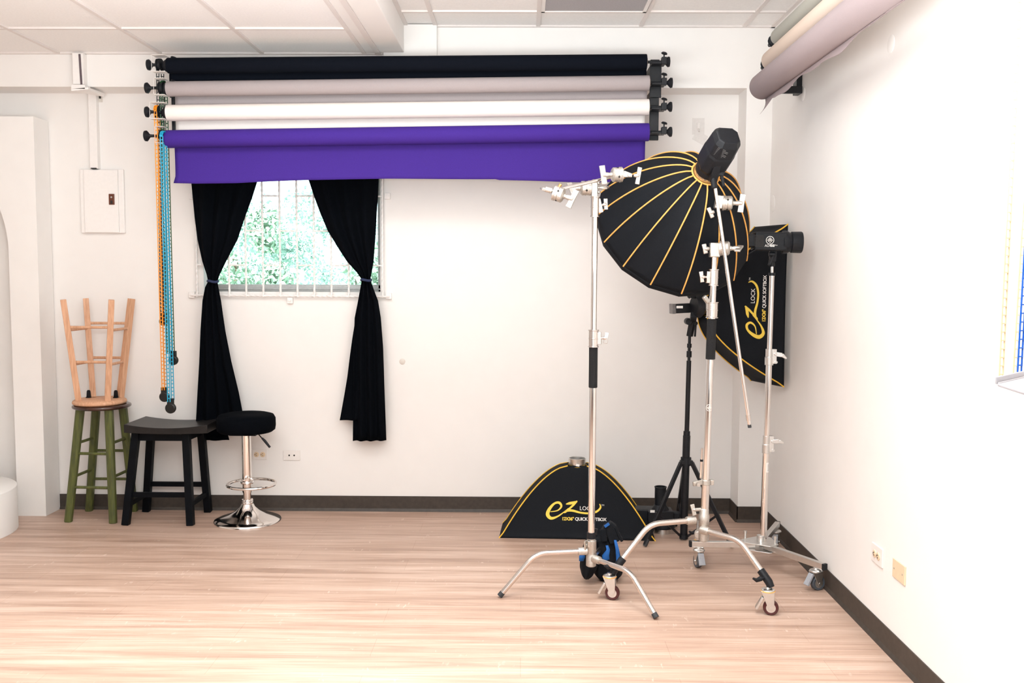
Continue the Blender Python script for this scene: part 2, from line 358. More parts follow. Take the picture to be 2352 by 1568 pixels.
tree(-3.0, 29, -2.4, 5.3, 1.7, 'leaf2', 'pale distant tree near the right curtain edge', 5)

# ------------------------------------------------------------------ window grille
GYc = DR - .03
t = thing('window_grille', 'white painted burglar bars of twisted rod over the window', 'window grille', P(665, 682, GYc))
def gp(u, v): return P(u, v, GYc)
gv = []
def rod(a, b_, r=.0065):
    mb = MB(); L = (b_ - a).length; k = max(2, int(L / .012)); pts = [a.lerp(b_, i / k) for i in range(k + 1)]
    x, y, ax = frame(b_ - a)
    n_ = 8; vs = []
    for i, p in enumerate(pts):
        for j in range(n_):
            an = 2 * PI * j / n_ + i * .55; rr = r * (1 + .08 * math.cos(4 * (an - i * .55)))
            vs.append(p + (x * math.cos(an) + y * math.sin(an)) * rr)
    mb.add(vs, [(i * n_ + j, i * n_ + (j + 1) % n_, (i + 1) * n_ + (j + 1) % n_, (i + 1) * n_ + j) for i in range(k) for j in range(n_)] + [tuple(range(n_)), tuple(k * n_ + j for j in range(n_))])
    return mb
ztop = gp(665, 300).z; zbot = gp(665, 682).z
bx = [gp(u, 620).x for u in (452, 491.3, 526, 565, 604.3, 643.7, 682.8, 721.8, 761, 800.8, 840, 878.6)]
for x in bx: obj('bar', rod(V((x, GYc, zbot)), V((x, GYc, ztop))), 'white', t)
obj('bar', rod(gp(440, 677.5), gp(893, 681)), 'white', t); obj('bar', rod(V((bx[0], GYc, ztop)), V((bx[-1], GYc, ztop))), 'white', t)
for z, st in ((gp(665, 450).z, 0), (gp(665, 530).z, 1), (gp(665, 609).z, 0), (gp(665, 370).z, 1)):
    for i in range(11):
        if i % 2 == st: obj('cross_bar', rod(V((bx[i], GYc, z)), V((bx[i + 1], GYc, z)), .0055), 'white', t)
for u, v in ((439, 677), (892, 680), (665, 690), (439, 450), (889, 450)):
    c0 = gp(u, v); c0.y = DR - .012
    m_ = MB().box(c0, (.035, .022, .038)); m_.cyl(c0 + V((0, -.018, 0)), c0 + V((0, -.008, 0)), .009, n=10); obj('mounting_tab', m_, 'white', t, bev=.002)

# ------------------------------------------------------------------ curtains
cy = DR - .1
cr = obj('curtain_rod', MB().tube([P(425, 345, cy), P(905, 345, cy)], .009, 12), 'blackm'); tag(cr, 'black curtain rod over the window, behind the purple paper', 'curtain rod')
def curtain(rows, label, flaps, tie):
    t = thing('curtain', label, 'curtain', P(rows[0][1], rows[0][0], cy))
    def mk(rows, yo, pleats, amp):
        # interpolate rows on v
        def ed(s):
            x = s * (len(rows) - 1); i = min(int(x), len(rows) - 2); f_ = x - i
            return [rows[i][k] * (1 - f_) + rows[i + 1][k] * f_ for k in range(len(rows[0]))]
        def fn(a, b_):
            r = ed(b_); vv, uL, uR = r[:3]; hem = r[3] if len(r) > 3 else 0
            u = uL + (uR - uL) * a; wdt = (uR - uL) / 150
            p = P(u, vv + hem * a, cy); k = amp * min(1, .35 + wdt)
            p.y += yo + k * math.sin(a * 2 * PI * pleats + .6 * math.sin(b_ * 5)) + .008 * math.sin(a * 5 + b_ * 9); return p
        return MB().grid(fn, 60, 70)
    obj('panel', mk(rows, 0, 3.3, .018), 'cloth', t, solid=.003, ang=180)
    for i, fr_ in enumerate(flaps): obj('hem_fold', mk(fr_, .02, 1.6, .012), 'cloth', t, solid=.003, ang=180)
    a = P(*tie, cy); obj('tieback', MB().tube([a + V((.03 * math.cos(q), .03 * math.sin(q) - .0, .004 * math.sin(2 * q))) for q in [2 * PI * i / 24 for i in range(24)]], .008, 8, True), M_tie, t)
M_tie = mat('navy_tie', (.01, .02, .07), .7)
curtain([(345, 436, 612), (415, 438, 590), (455, 441, 577), (500, 445, 560), (550, 452, 543), (600, 464, 517), (630, 475, 503), (646, 479, 498), (660, 472, 501), (690, 466, 507), (760, 461, 517), (830, 458, 530), (900, 454, 546), (960, 451, 557), (985, 450, 561)],
        'black curtain tied at the middle, hanging left of the window behind the black stools', [[(700, 468, 500), (850, 459, 512), (1000, 451, 523), (1012, 462, 523)]], (489, 646))
curtain([(345, 686, 872), (412, 708, 869), (455, 722, 867), (490, 735, 864), (530, 752, 862), (570, 777, 859), (600, 797, 857), (625, 820, 853), (642, 832, 850), (658, 829, 856), (690, 823, 868), (730, 815, 874), (800, 812, 879), (900, 812, 882), (1012, 811, 886)],
        'black curtain tied at the middle, hanging right of the window down bare wall', [[(660, 830, 850), (690, 821, 846), (780, 808, 850), (870, 796, 850), (966, 779, 850, 14)]], (841, 643))

# ------------------------------------------------------------------ backdrop rollers on the back wall
RY = 5.37
def knob(mb, o, ax, r=.028, L=.05):
    o = V(o); mb.lathe([(.008, 0), (.009, L * .45), (.014, L * .55), (r * .8, L * .7), (r, L * .82), (r * .95, L), (r * .5, L * 1.05), (0, L * 1.05)], o, ax, 24)
def paper_roll(label, grp, L, R, r, mt, hang, bottom=None, hx=None):
    # L,R: axis ends (world). hang: [(s along, drop)] bottom edge
    t = thing('backdrop_paper_roll', label, 'backdrop roll', L, grp); ax = (R - L).normalized()
    body = MB().lathe([(.022, 0), (r * .97, 0), (r, .004), (r, (R - L).length - .004), (r * .97, (R - L).length), (.022, (R - L).length)], L, ax, 48)
    obj('roll', body, mt, t)
    obj('core', MB().cyl(L - ax * .004, L + ax * .01, .024), 'card', t); obj('core', MB().cyl(R - ax * .01, R + ax * .004, .024), 'card', t)
    return t, ax
rolls = [  # label, v top-left, v bottom-left, v top-right, v bottom-right, uL, uR, mat, bottom of the hanging sheet (u,v) list, chain wheel u, knob (u,v)
 ('black roll of backdrop paper, topmost on the back wall', 133, 169, 125, 160, 386, 1485, 'pblack', [(388, 190), (1485, 178)], 366, (350, 149)),
 ('grey roll of backdrop paper, second from the top on the back wall', 187, 222, 172.5, 209, 385, 1491, 'pgrey', [(400, 246), (1487, 236)], 371, (346, 202)),
 ('white roll of backdrop paper between the grey and purple ones', 241, 278, 228, 264, 385, 1490, 'pwhite', [(401, 310), (1483, 300)], 362, (346, 257)),
 ('purple roll of backdrop paper, lowest, its sheet hanging over the window top', 299, 340, 286, 321, 383, 1490, 'ppurple', None, 374, (344, 312))]
for lab, tl, bl, trr, br, uL, uR, mt, hem, wu, kn in rolls:
    L = P(uL, (tl + bl) / 2, RY); Rr = P(uR, (trr + br) / 2, RY); r = (P(uL, tl, RY).z - P(uL, bl, RY).z) / 2
    t, ax = paper_roll(lab, 'backdrop rolls on the back wall', L, Rr, r, mt, None)
    hy = RY + r * .85
    if hem is None:
        hem = [(393, 421), (397, 420), (440, 421), (540, 420), (600, 417), (700, 413), (800, 411), (890, 410), (1000, 410.5), (1144, 411), (1146, 413), (1230, 415), (1320, 418), (1400, 418), (1484, 415)]
        u0, u1 = 397, 1484
    else: u0, u1 = hem[0][0], hem[1][0]
    def hv(u):
        for (a, va), (b_, vb) in zip(hem, hem[1:]):
            if a <= u <= b_: return va + (vb - va) * (u - a) / max(b_ - a, 1e-6)
        return hem[-1][1]
    def sheet(a, b_, L=L, Rr=Rr, r=r, hy=hy, u0=u0, u1=u1, hv=hv, big=(mt == 'ppurple')):
        u = u0 + (u1 - u0) * a; zb_ = P(u, hv(u), hy).z; xx = P(u, 200, hy).x
        zt = L.z + (Rr.z - L.z) * a + r * .5
        if b_ < .12: q = b_ / .12; an = math.pi * .5 - q * math.pi * .33; 
        z = zt + (zb_ - zt) * b_; y = hy + .012 * math.sin(b_ * 2.2) + (.006 * math.sin(a * 23) * b_ if big else 0)
        if big and a < .012: xx -= .012 * max(0, (b_ - .85) / .15)
        return V((xx, y, z))
    obj('hanging_sheet', MB().grid(sheet, 110, 14), mt, t, solid=.0012, ang=180)
    # left: drive wheel, stem, knob ; right: stem, knob
    kp = P(kn[0], kn[1], RY); st = MB(); st.tube([L, kp + ax * .03], .009, 12)
    wq = P(wu, kn[1], RY); st.lathe([(.02, -.012), (.034, -.012), (.034, -.009), (.026, -.006), (.026, .006), (.034, .009), (.034, .012), (.02, .012)], wq, ax, 28)
    st.lathe([(.012, -.035), (.02, -.03), (.036, -.008), (.036, .002)], L, ax, 28)
    obj('drive_wheel', st, 'blackp', t)
    kb = MB(); knob(kb, kp + ax * .028, -ax, .031, .055); obj('expander_knob', kb, 'blackp', t)
    cg = MB(); z0, z1 = wq.z - .043, wq.z + .048
    for z in (z0, z1): cg.box2((wq.x - .03, RY - .04, z - .001), (L.x - .004, RY + .03, z + .001))
    cg.box2((wq.x - .030, RY - .04, z0), (wq.x - .0285, RY - .038, z1)); obj('chain_guard', cg, 'white', t, smooth=False)
    zr = Rr + ax * .03
    kb = MB(); kb.tube([Rr - ax * .0, Rr + ax * .09], .008, 12); obj('spindle', kb, 'blackp', t)
    kb = MB(); knob(kb, Rr + ax * .075, ax, .029, .055); obj('expander_knob', kb, 'blackp', t)
# wall brackets
def bracket(label, ua, ub, va, vb, side, plates):
    a = P(ua, va, RY + .08); b_ = P(ub, vb, RY + .08); t = thing('roller_bracket', label, 'wall bracket', V((a.x, D, b_.z)), 'backdrop roller brackets')
    m_ = MB().box2((a.x, RY + .075, a.z), (b_.x, RY + .095, b_.z)); obj('upright', m_, 'blackm', t, smooth=False, bev=.002)
    m_ = MB()
    for v in plates[:1]: m_.box2((a.x - .004, RY + .06, P(ua, 137, RY).z), (a.x + .062, RY + .075, P(ua, 219, RY).z))
    m_.box2((a.x, RY + .09, a.z - .03), (b_.x, D, a.z - .1)); m_.box2((a.x, RY + .09, P(ua, 215, RY).z), (b_.x, D, P(ua, 203, RY).z))
    obj('mounting_plate', m_, 'blackm', t, smooth=False, bev=.002)
    for v in plates:
        c0 = P(ub, v, RY); c0.x += .02 * side
        m_ = MB(); m_.box2((a.x - .002, RY - .012, c0.z - .017), (c0.x + .022, RY + .075, c0.z - .006)); m_.box((c0.x + .012, RY, c0.z), (.03, .036, .04))
        o_ = obj('hook', m_, 'blackm', t, smooth=False, bev=.003)
        m_ = MB(); m_.cyl((c0.x + .012, RY, c0.z + .015), (c0.x + .012, RY, c0.z + .04), .004, n=8); m_.lathe([(.0, 0), (.016, .002), (.018, .006), (.013, .012), (0, .014)], (c0.x + .012, RY, c0.z + .036), (.25, 0, 1), 16)
        obj('thumb_screw', m_, 'blackp', o_)
bracket('black steel bracket holding the right ends of the wall backdrop rolls', 1494, 1512, 137, 322, 1, (140, 188, 245, 300))
bracket('black steel bracket mostly hidden behind the left ends of the backdrop rolls', 392, 402, 137, 300, -1, (150, 204))

# ------------------------------------------------------------------ bead chains
def ladder(a, b_, pitch, wd, wire, side, rung=None):
    mb = MB(); a, b_ = V(a), V(b_); L = (b_ - a).length; d = (b_ - a).normalized(); x = V(side); x = (x - d * x.dot(d)).normalized(); y = d.cross(x)
    for sg in (-1, 1): mb.bar(a + x * sg * wd / 2, b_ + x * sg * wd / 2, wire, wire, up=y)
    k = int(L / pitch)
    for i in range(k + 1):
        c0 = a + d * pitch * i; mb.bar(c0 - x * wd / 2, c0 + x * wd / 2, wire * 1.0, rung or wire * 2, up=y)
    return mb
def chain(label, mt, s1, s2, Y, pitch=.0216, wd=.0135, wt=None, wheel=None, grp='roller chains at the left wall rack', wire=.0045):
    a1, b1 = P(*s1[0], Y - .028), P(*s1[1], Y - .028); a2, b2 = P(*s2[0], Y + .02), P(*s2[1], Y + .02)
    t = thing('roller_chain', label, 'chain', a1, grp)
    mb = MB()
    for a, b_ in ((a1, b1), (a2, b2)): q = ladder(a, b_, pitch, wd, wire, (1, .15, 0)); mb.add(q.v, q.f)
    # arcs over the wheel
    if wheel:
        c0 = P(*wheel, Y - .004); prev = None
        for i in range(13):
            an = PI * i / 12; p = c0 + V(((a2.x - a1.x) * (i / 12 - .5), -math.cos(an) * .03, math.sin(an) * .033)); p.x += (a1.x + a2.x) / 2 - c0.x
            if prev: q = ladder(prev, p, .0216, wd, wire, (1, 0, 0), .005); mb.add(q.v, q.f)
            prev = p
    obj('links', mb, mt, t, smooth=False)
    if wt:
        u, v, r = wt; c0 = P(u, v, Y - .005); m_ = MB().lathe([(0, -.012), (r * .8, -.012), (r, -.006), (r, .006), (r * .8, .012), (0, .012)], c0, (0, 1, 0), 32)
        m_.box(c0 + V((0, 0, r + .008)), (.036, .02, .036)); obj('counterweight', m_, 'cblack', t, bev=.002)
chain('black chain looped over the topmost roller, running behind the orange one', 'cblack', ((362, 150), (372, 728)), ((373, 150), (379, 728)), RY + .05, wt=(376, 738, .026), wheel=(367, 149))
chain('dark green chain from the second roller, rightmost of the four', 'cgreen', ((370, 200), (387, 812)), ((381, 205), (398, 812)), RY + .035, wt=(398, 827, .029), wheel=(371, 200))
chain('orange chain from the third roller, leftmost of the four', 'corange', ((357, 255), (375, 896)), ((365, 262), (381, 896)), RY + .0, wt=(378, 911, .030), wheel=(361, 256))
chain('bright blue chain from the purple roll, hanging lowest', 'cblue', ((371, 312), (388, 923)), ((380, 318), (397, 918)), RY - .045, wt=(392, 937, .031), wheel=(374, 315))

# ------------------------------------------------------------------ rolls along the right wall
FY, NY = 4.9, 2.47
sp = [('sage grey roll of backdrop paper, topmost by the right wall', (1788, 85), .042, 'psage', (1759, 97)),
      ('tan roll of backdrop paper, middle one by the right wall', (1771, 139), .051, 'ptan', (1747, 151)),
      ('mauve roll of backdrop paper with a wavy torn edge, lowest by the right wall', (1750, 199), .066, 'pmauve', (1724, 207))]
rc = []
for lab, c0, r, mt, kn in sp:
    a = P(*c0, FY); b_ = V((a.x, NY, a.z)); rc.append((a, r))
    t, ax = paper_roll(lab, 'backdrop rolls along the right wall', a, b_, r, mt, None)
    kb = MB(); kb.tube([a, a - ax * .17], .011, 12); kb.lathe([(.02, 0), (.032, .01), (.026, .02), (.034, .03), (.03, .045), (.01, .05)], a - ax * .05, -ax, 12); obj('expander_knob', kb, 'blackp', t)
    kb = MB(); kb.tube([b_, b_ + ax * .08], .011, 12); kb.lathe([(.02, 0), (.034, .004), (.034, .02), (.02, .024)], b_ + ax * .03, ax, 24); obj('drive_wheel', kb, 'blackp', t)
    if mt == 'pmauve':
        def tail(p, q, a=a, r=r):
            y = FY - .01 - (FY - NY - .02) * p; wv = .016 + .010 * math.sin(p * 17) + .006 * math.sin(p * 41 + 1) + .008 * math.sin(p * 7)
            if p < .07: wv += .055 * (1 - p / .07)
            an = -PI * .05 - q * PI * .28
            if q < .5: an = q * 2 * -PI * .42; return V((a.x + r * 1.02 * math.cos(an), y, a.z + r * 1.02 * math.sin(an)))
            k = (q - .5) * 2; s0 = V((a.x + r * 1.02 * math.cos(-PI * .42), y, a.z + r * 1.02 * math.sin(-PI * .42)))
            cu_ = .6 * wv * k * k if p < .07 else .2 * wv * k
            return s0 + V((-cu_ + .25 * wv * k, 0, -wv * k))
        obj('hanging_sheet', MB().grid(tail, 160, 10), mt, t, solid=.0012, ang=180)
wa = rc[2][0]
t = thing('roller_bracket', 'dark bracket on the right wall behind the mauve roll end', 'wall bracket', (W, FY, wa.z - .03), 'backdrop roller brackets')
zb0 = V((W, 5.09, P(1812, 216, 5.09).z))
m_ = MB().box2((W - .03, zb0.y - .02, zb0.z), (W, zb0.y + .05, rc[0][0].z + .03)); obj('upright', m_, 'blackm', t, smooth=False, bev=.002)
for (a, r) in rc:
    m_ = MB().box2((a.x - .012, FY + .13, a.z - .008), (W - .01, FY + .15, a.z + .03)); obj('hook', m_, 'blackm', t, smooth=False, bev=.002)
t = thing('roller_bracket', 'dark bracket at the near end of the right wall rolls', 'wall bracket', (W, NY - .06, wa.z - .03), 'backdrop roller brackets')
m_ = MB().box2((W - .03, NY - .1, wa.z - .03), (W, NY - .04, rc[0][0].z + .03)); obj('upright', m_, 'blackm', t, smooth=False, bev=.002)
for (a, r) in rc:
    m_ = MB().box2((a.x - .02, NY - .035, a.z - .02), (W - .01, NY - .015, a.z + .012)); obj('hook', m_, 'blackm', t, smooth=False, bev=.002)
def hang_chain(label, mt, st, Y, zlow):
    t = thing('roller_chain', label, 'chain', P(*st[0][0], Y), 'roller chains at the right wall rack'); mb = MB()
    for (a, b_) in st:
        a, b_ = P(*a, Y), P(*b_, Y); d = (b_ - a).normalized(); a = a - d * ((2.45 - a.z) / -d.z if False else .05); b2 = b_ + d * (zlow)
        q = ladder(a, b2, .0216, .0125, .003, (1, .4, 0)); mb.add(q.v, q.f)
    obj('links', mb, mt, t, smooth=False)
    if 0: obj('counterweight', MB().lathe([(0, -.012), (.03, -.012), (.03, .012), (0, .012)], e + V((.012, 0, -zlow - .02)), (0, 1, 0), 24), 'cblack', t)
hang_chain('pale yellow chain hanging at the right edge against the bright wall', 'cyellow', [((2343, -30), (2299, 868)), ((2386, -30), (2332, 850))], 2.38, .01)
hang_chain('royal blue chain at the far right edge beside the pale yellow one', 'croyal', [((2392, -30), (2342, 845)), ((2410, -30), (2362, 845))], 2.33, .01)

# ------------------------------------------------------------------ tray at the right edge
ty = 1.75; c0 = P(2284, 880, ty); t = thing('tray_table', 'pale grey tray on a stand, its corner entering at the right edge', 'tray', (c0.x + .22, ty, 0))
c0 = P(2287, 881, ty); d1, d2 = V((.70, .71, 0)), V((-.14, -.99, 0))
pl_ = [c0 + d1 * .012, c0 + d1 * .30, c0 + d1 * .30 + V((.16, -.10, 0)), c0 + V((.42, -.16, 0)), c0 + d2 * .30 + V((.22, -.02, 0)), c0 + d2 * .30, c0 + d2 * .012, c0 + V((.003, 0, 0))]
obj('tray', MB().prism([(p.x, p.y) for p in reversed(pl_)], (0, 0, c0.z - .004), (1, 0, 0), (0, 1, 0), .005), 'tray', t, smooth=False, bev=.0015)
obj('rim', MB().bar(c0 + d1 * .002 + V((0, 0, .006)), c0 + d1 * .30 + V((0, 0, .006)), .004, .014).bar(c0 + d1 * .002 + V((.003, -.003, .0015)), c0 + d1 * .30 + V((.003, -.003, .0015)), .004, .003), 'tray', t, smooth=False, bev=.0015)
dx = 0
px_ = c0.x + .22; st = MB().cyl((px_, ty, .02), (px_, ty, c0.z - .003), .014); obj('pole', st, 'steel', t); obj('base', MB().lathe([(.15, 0), (.15, .01), (.03, .03)], (px_, ty, 0)), 'steel', t)

# ------------------------------------------------------------------ wall fittings
t = thing('electrical_panel', 'white metal breaker box on the wall above the stacked stools', 'electrical panel', P(238, 462, DR))
a = P(186, 389, DR); b_ = P(290, 536, DR); Yp = DR - .03
obj('cover', MB().box2((a.x, DR - .022, a.z), (b_.x, DR + .001, b_.z)), 'white', t, smooth=False, bev=.005)
a1, b1 = P(192, 390, Yp), P(274, 534, Yp); obj('door', MB().box2((a1.x, Yp - .006, a1.z), (b1.x, Yp + .009, b1.z)), 'white', t, smooth=False, bev=.003)
a1, b1 = P(249.5, 445, Yp - .01), P(263, 470, Yp - .01); la = obj('latch', MB().box2((a1.x, Yp - .012, a1.z), (b1.x, Yp - .005, b1.z)), 'rust', t, smooth=False, bev=.002)
cxx = (a1.x + b1.x) / 2
obj('lock', MB().lathe([(.006, 0), (.006, .002), (0, .002)], (cxx, Yp - .012, a1.z * .6 + b1.z * .4 + .006), (0, -1, 0), 16), 'zinc', la); obj('finger_slot', MB().box((cxx, Yp - .0125, b1.z + .016), (.014, .002, .02)), 'slot', la)
t = thing('cable_trunking', 'white cable trunking running down the wall to the breaker box', 'trunking', P(217, 300, DR))
a1, b1 = P(205, 215, DR - .02), P(228, 388, DR - .02); obj('channel', MB().box2((a1.x, DR - .04, a1.z), (b1.x, DR + .001, b1.z)), 'white', t, smooth=False, bev=.002)
obj('gap', MB().box((a1.x * .5 + b1.x * .5, DR - .03, b1.z + .002), (.035, .03, .006)), 'slot', t, smooth=False)
t = thing('cable_trunking', 'white cable trunking piece under the ceiling with a dark gap', 'trunking', P(182, 160, D))
a1, b1 = P(169, 123, D - .03), P(196, 195, D - .03)
obj('channel', MB().box2((a1.x, D - .05, a1.z), (b1.x, D + .001, b1.z)), 'white', t, smooth=False, bev=.002)
p0, p1 = P(182.5, 124, D - .052), P(187, 194, D - .052); obj('gap', MB().bar(p0, p1, .012, .003, up=(0, 1, 0)), mat('trunk_gap', (.12, .09, .10), .7), t, smooth=False)
t = thing('cable_elbow_box', 'white trunking elbow box joining the two trunking pieces below the beam', 'junction box', P(200, 205, D))
a1, b1 = P(165, 195, D - .06), P(197, 205, D - .06); e = MB().box2((a1.x, D - .07, a1.z), (b1.x, D + .0, b1.z)); 
q0 = P(180, 205, DR - .06); q1 = P(239, 214, DR - .06)
e.add([(a1.x, D - .07, b1.z), (b1.x + .02, D - .07, b1.z + .01), (q1.x, DR - .05, q1.z), (a1.x + .09, DR - .05, q1.z - .005), (a1.x, D - .07, b1.z - .012), (b1.x + .02, D - .07, b1.z - .002), (q1.x, DR - .05, q1.z - .016), (a1.x + .09, DR - .05, q1.z - .02)],
      [(0, 1, 2, 3), (7, 6, 5, 4), (0, 4, 5, 1), (1, 5, 6, 2), (2, 6, 7, 3), (3, 7, 4, 0)])
obj('cover', e, 'white', t, smooth=False, bev=.001)
a1, b1 = P(218, 219, DR - .01), P(234, 234, DR - .01); obj('cable_hole', MB().box2((a1.x, DR - .006, a1.z), (b1.x, DR + .001, b1.z)), 'disc', t, smooth=False)
a1, b1 = P(227, 219, DR - .012), P(231, 226, DR - .012); obj('cable_end', MB().box2((a1.x, DR - .012, a1.z), (b1.x, DR - .005, b1.z)), 'slot', t, smooth=False)
def outlet(label, c0, xdir, nrm, w_=.115, h_=.072, kind='duplex', mt='plast'):
    c0, xd, nn = V(c0), V(xdir), V(nrm); t = thing('wall_outlet' if kind != 'blank' else 'blank_wall_plate', label, 'wall outlet' if kind != 'blank' else 'wall plate', c0)
    Rm = Matrix((xd, -nn if False else nn.cross(xd) * 0 + V((0, 0, 1)), nn)).transposed()
    obj('plate', MB().box(c0 + nn * .003, (w_, h_, .007), Rm), mt, t, smooth=False, bev=.002)
    Z = V((0, 0, 1))
    if kind == 'duplex':
        for s in (-1, 1):
            q = c0 + xd * s * .020; so = obj('socket', MB().lathe([(.0165, 0), (.0165, .003), (.015, .004), (0, .004)], q + nn * .006, nn, 24), 'ivory', t)
            sl = MB()
            for dz in (-.006, .006): sl.box(q + nn * .0105 + Z * dz, (.008, .0022, .002), Rm)
            sl.cyl(q + nn * .0095 - xd * .009, q + nn * .011 - xd * .009, .0025, n=8); obj('slots', sl, 'slot', so, smooth=False)
        obj('screw', MB().lathe([(.003, 0), (.003, .002), (0, .002)], c0 + nn * .006, nn, 10), 'zinc', t)
    elif kind == 'dots':
        for s in (-1, 1): obj('port', MB().lathe([(.0055, 0), (.0055, .001), (0, .001)], c0 + xd * s * .016 + nn * .0065, nn, 12), 'slot', t)
    else:
        for s in (-1, 1): obj('screw', MB().lathe([(.0035, 0), (.0035, .002), (0, .002)], c0 + xd * s * .04 + nn * .006, nn, 10), 'zinc', t)
outlet('white outlet plate with two ivory sockets behind the chrome stool', P(597, 1043, DR), (1, 0, 0), (0, -1, 0), .092, .066)
outlet('white plate with two dark dots right of the chrome stool', P(670.5, 1045, DR), (1, 0, 0), (0, -1, 0), .108, .066, 'dots')
outlet('white outlet plate with two ivory sockets on the right wall', PXW(2017, 1274, W), (0, -1, 0), (-1, 0, 0), .118, .078)
outlet('ivory blank wall plate with two screws on the right wall', PXW(2067, 1312, W), (0, -1, 0), (-1, 0, 0), .118, .075, 'blank', 'ivory')
for lab, c0, nn, r in (('small round cover on the bare back wall right of the window', P(924, 830, DR), (0, -1, 0), .019), ('round cover high on the right wall below the rolls', PXW(2047, 101, W), (-1, 0, 0), .036), ('round cover on the right wall just past the corner', PXW(1775, 468, W), (-1, 0, 0), .05),
                       ('faint round cover below the mauve roll on the right wall', PXW(1845, 216, W), (-1, 0, 0), .035)):
    tag(obj('round_cover', MB().lathe([(r, 0), (r, .002), (r * .85, .004), (0, .004)], V((0, 0, 0)), nn, 32), 'disc' if nn[1] else 'wall', loc=None), lab, 'wall cover').location = c0
t = thing('wall_hook', 'clear tape and white hook stuck on the recessed wall beside the roller bracket', 'hook', P(1603, 293, DR))
q = P(1604, 290, DR); obj('tape', MB().box(q - V((0, .001, 0)), (.075, .002, .10)).box(q + V((.012, -.002, -.07)), (.08, .002, .06), Matrix.Rotation(.5, 3, 'Y')), 'tape', t, smooth=False); obj('hook', MB().box(q - V((0, .006, .0)), (.016, .01, .04)).tube([q + V((0, -.012, -.015)), q + V((0, -.022, -.035)), q + V((0, -.03, -.03))], .004, 8), 'plast', t, bev=.002)

# ceiling light (switched off) in the high ceiling
x0, x1 = gx0 + .012, gx0 + .61 - .012; y1 = gy - .012; y0 = y1 - .586; t = thing('ceiling_light', 'square grey ceiling light panel, switched off, in the higher ceiling', 'ceiling light', ((x0 + x1) / 2, (y0 + y1) / 2, ZC2))
f_ = MB()
for a, b_ in (((x0, y0), (x1, y0 + .02)), ((x0, y1 - .02), (x1, y1)), ((x0, y0), (x0 + .02, y1)), ((x1 - .02, y0), (x1, y1))): f_.box2((a[0], a[1], ZC2 - .006), (b_[0], b_[1], ZC2 + .008))
obj('frame', f_, 'plast', t, smooth=False, bev=.001); obj('diffuser', MB().box2((x0 + .02, y0 + .02, ZC2 - .001), (x1 - .02, y1 - .02, ZC2 + .008)), 'lamp', t, smooth=False)

# ------------------------------------------------------------------ arched set panel and plinth
pf, pb = 5.69, 5.862; z1 = P(0, 267, pf).z
xr = P(105, 1150, pf).x; xl = xr - 1.84; cxm = (xl + xr) / 2
ax_, az = P(31, 900, pf).x, 0
hw = ax_ - cxm
t = thing('arch_panel', 'tall white box panel with an arched niche at the left edge', 'backdrop panel', (cxm, pf, 0))
ns = 40; arch = [(cxm + hw * math.cos(PI * i / ns), None, None) for i in range(ns + 1)]
zs = P(24, 575, pf).z
apex = min(zs + hw, z1 - .08)
ap = [(cxm + hw, 0)] + [(cxm + hw * math.cos(PI * i / ns), zs + (apex - zs) * math.sin(PI * i / ns)) for i in range(ns + 1)] + [(cxm - hw, 0)]
fm = MB()
ou = []
for (x, z) in ap:
    if z == 0: ou.append((xr if x > cxm else xl, 0))
    else:
        th = math.atan2(z - zs, x - cxm); 
        if th <= math.atan2(z1 - zs, xr - cxm): ou.append((xr, zs + (xr - cxm) * math.tan(th)))
        elif th >= PI - math.atan2(z1 - zs, xr - cxm): ou.append((xl, zs + (xr - cxm) * math.tan(PI - th)))
        else: ou.append((cxm + (z1 - zs) / math.tan(th), z1))
i1 = max(i for i, q in enumerate(ou) if q[0] == xr and i < len(ou) / 2); ou[i1] = (xr, z1); i2 = min(i for i, q in enumerate(ou) if q[0] == xl and i > len(ou) / 2); ou[i2] = (xl, z1)
k = len(ap); vs = [V((x, pf, z)) for x, z in ap] + [V((x, pf, z)) for x, z in ou]; fm.add(vs, [(i, i + 1, k + i + 1, k + i) for i in range(k - 1)])
obj('front', fm, 'panel', t, smooth=False)
bm_ = MB(); yb_ = 5.866
bm_.add([(xr, pf, 0), (xr + .0, yb_, 0), (xr, yb_, z1), (xr, pf, z1), (xl, pf, 0), (xl, yb_, 0), (xl, yb_, z1), (xl, pf, z1)], [(0, 1, 2, 3), (4, 5, 6, 7), (3, 2, 6, 7), (1, 2, 6, 5)])
obj('casing', bm_, 'panel', t, smooth=False)
nm = MB(); yn = yb_ - .03
nm.add([V((x, pf, z)) for x, z in ap] + [V((x, yn, z)) for x, z in ap], [(i, i + 1, k + i + 1, k + i) for i in range(k - 1)] + [tuple(range(k, 2 * k))])
obj('niche', nm, 'panel', t, ang=50)
g0 = G(48.5, 1198); cc_ = V((-3.42, 5.26, 0)); rr_ = .45; zt = .255
pl = MB().lathe([(0, 0), (rr_, 0), (rr_, zt - .004), (rr_ - .004, zt), (0, zt)], cc_, (0, 0, 1), 96); o = obj('plinth', pl, 'panel', ang=60); tag(o, 'low round white plinth standing in front of the arched panel', 'plinth')

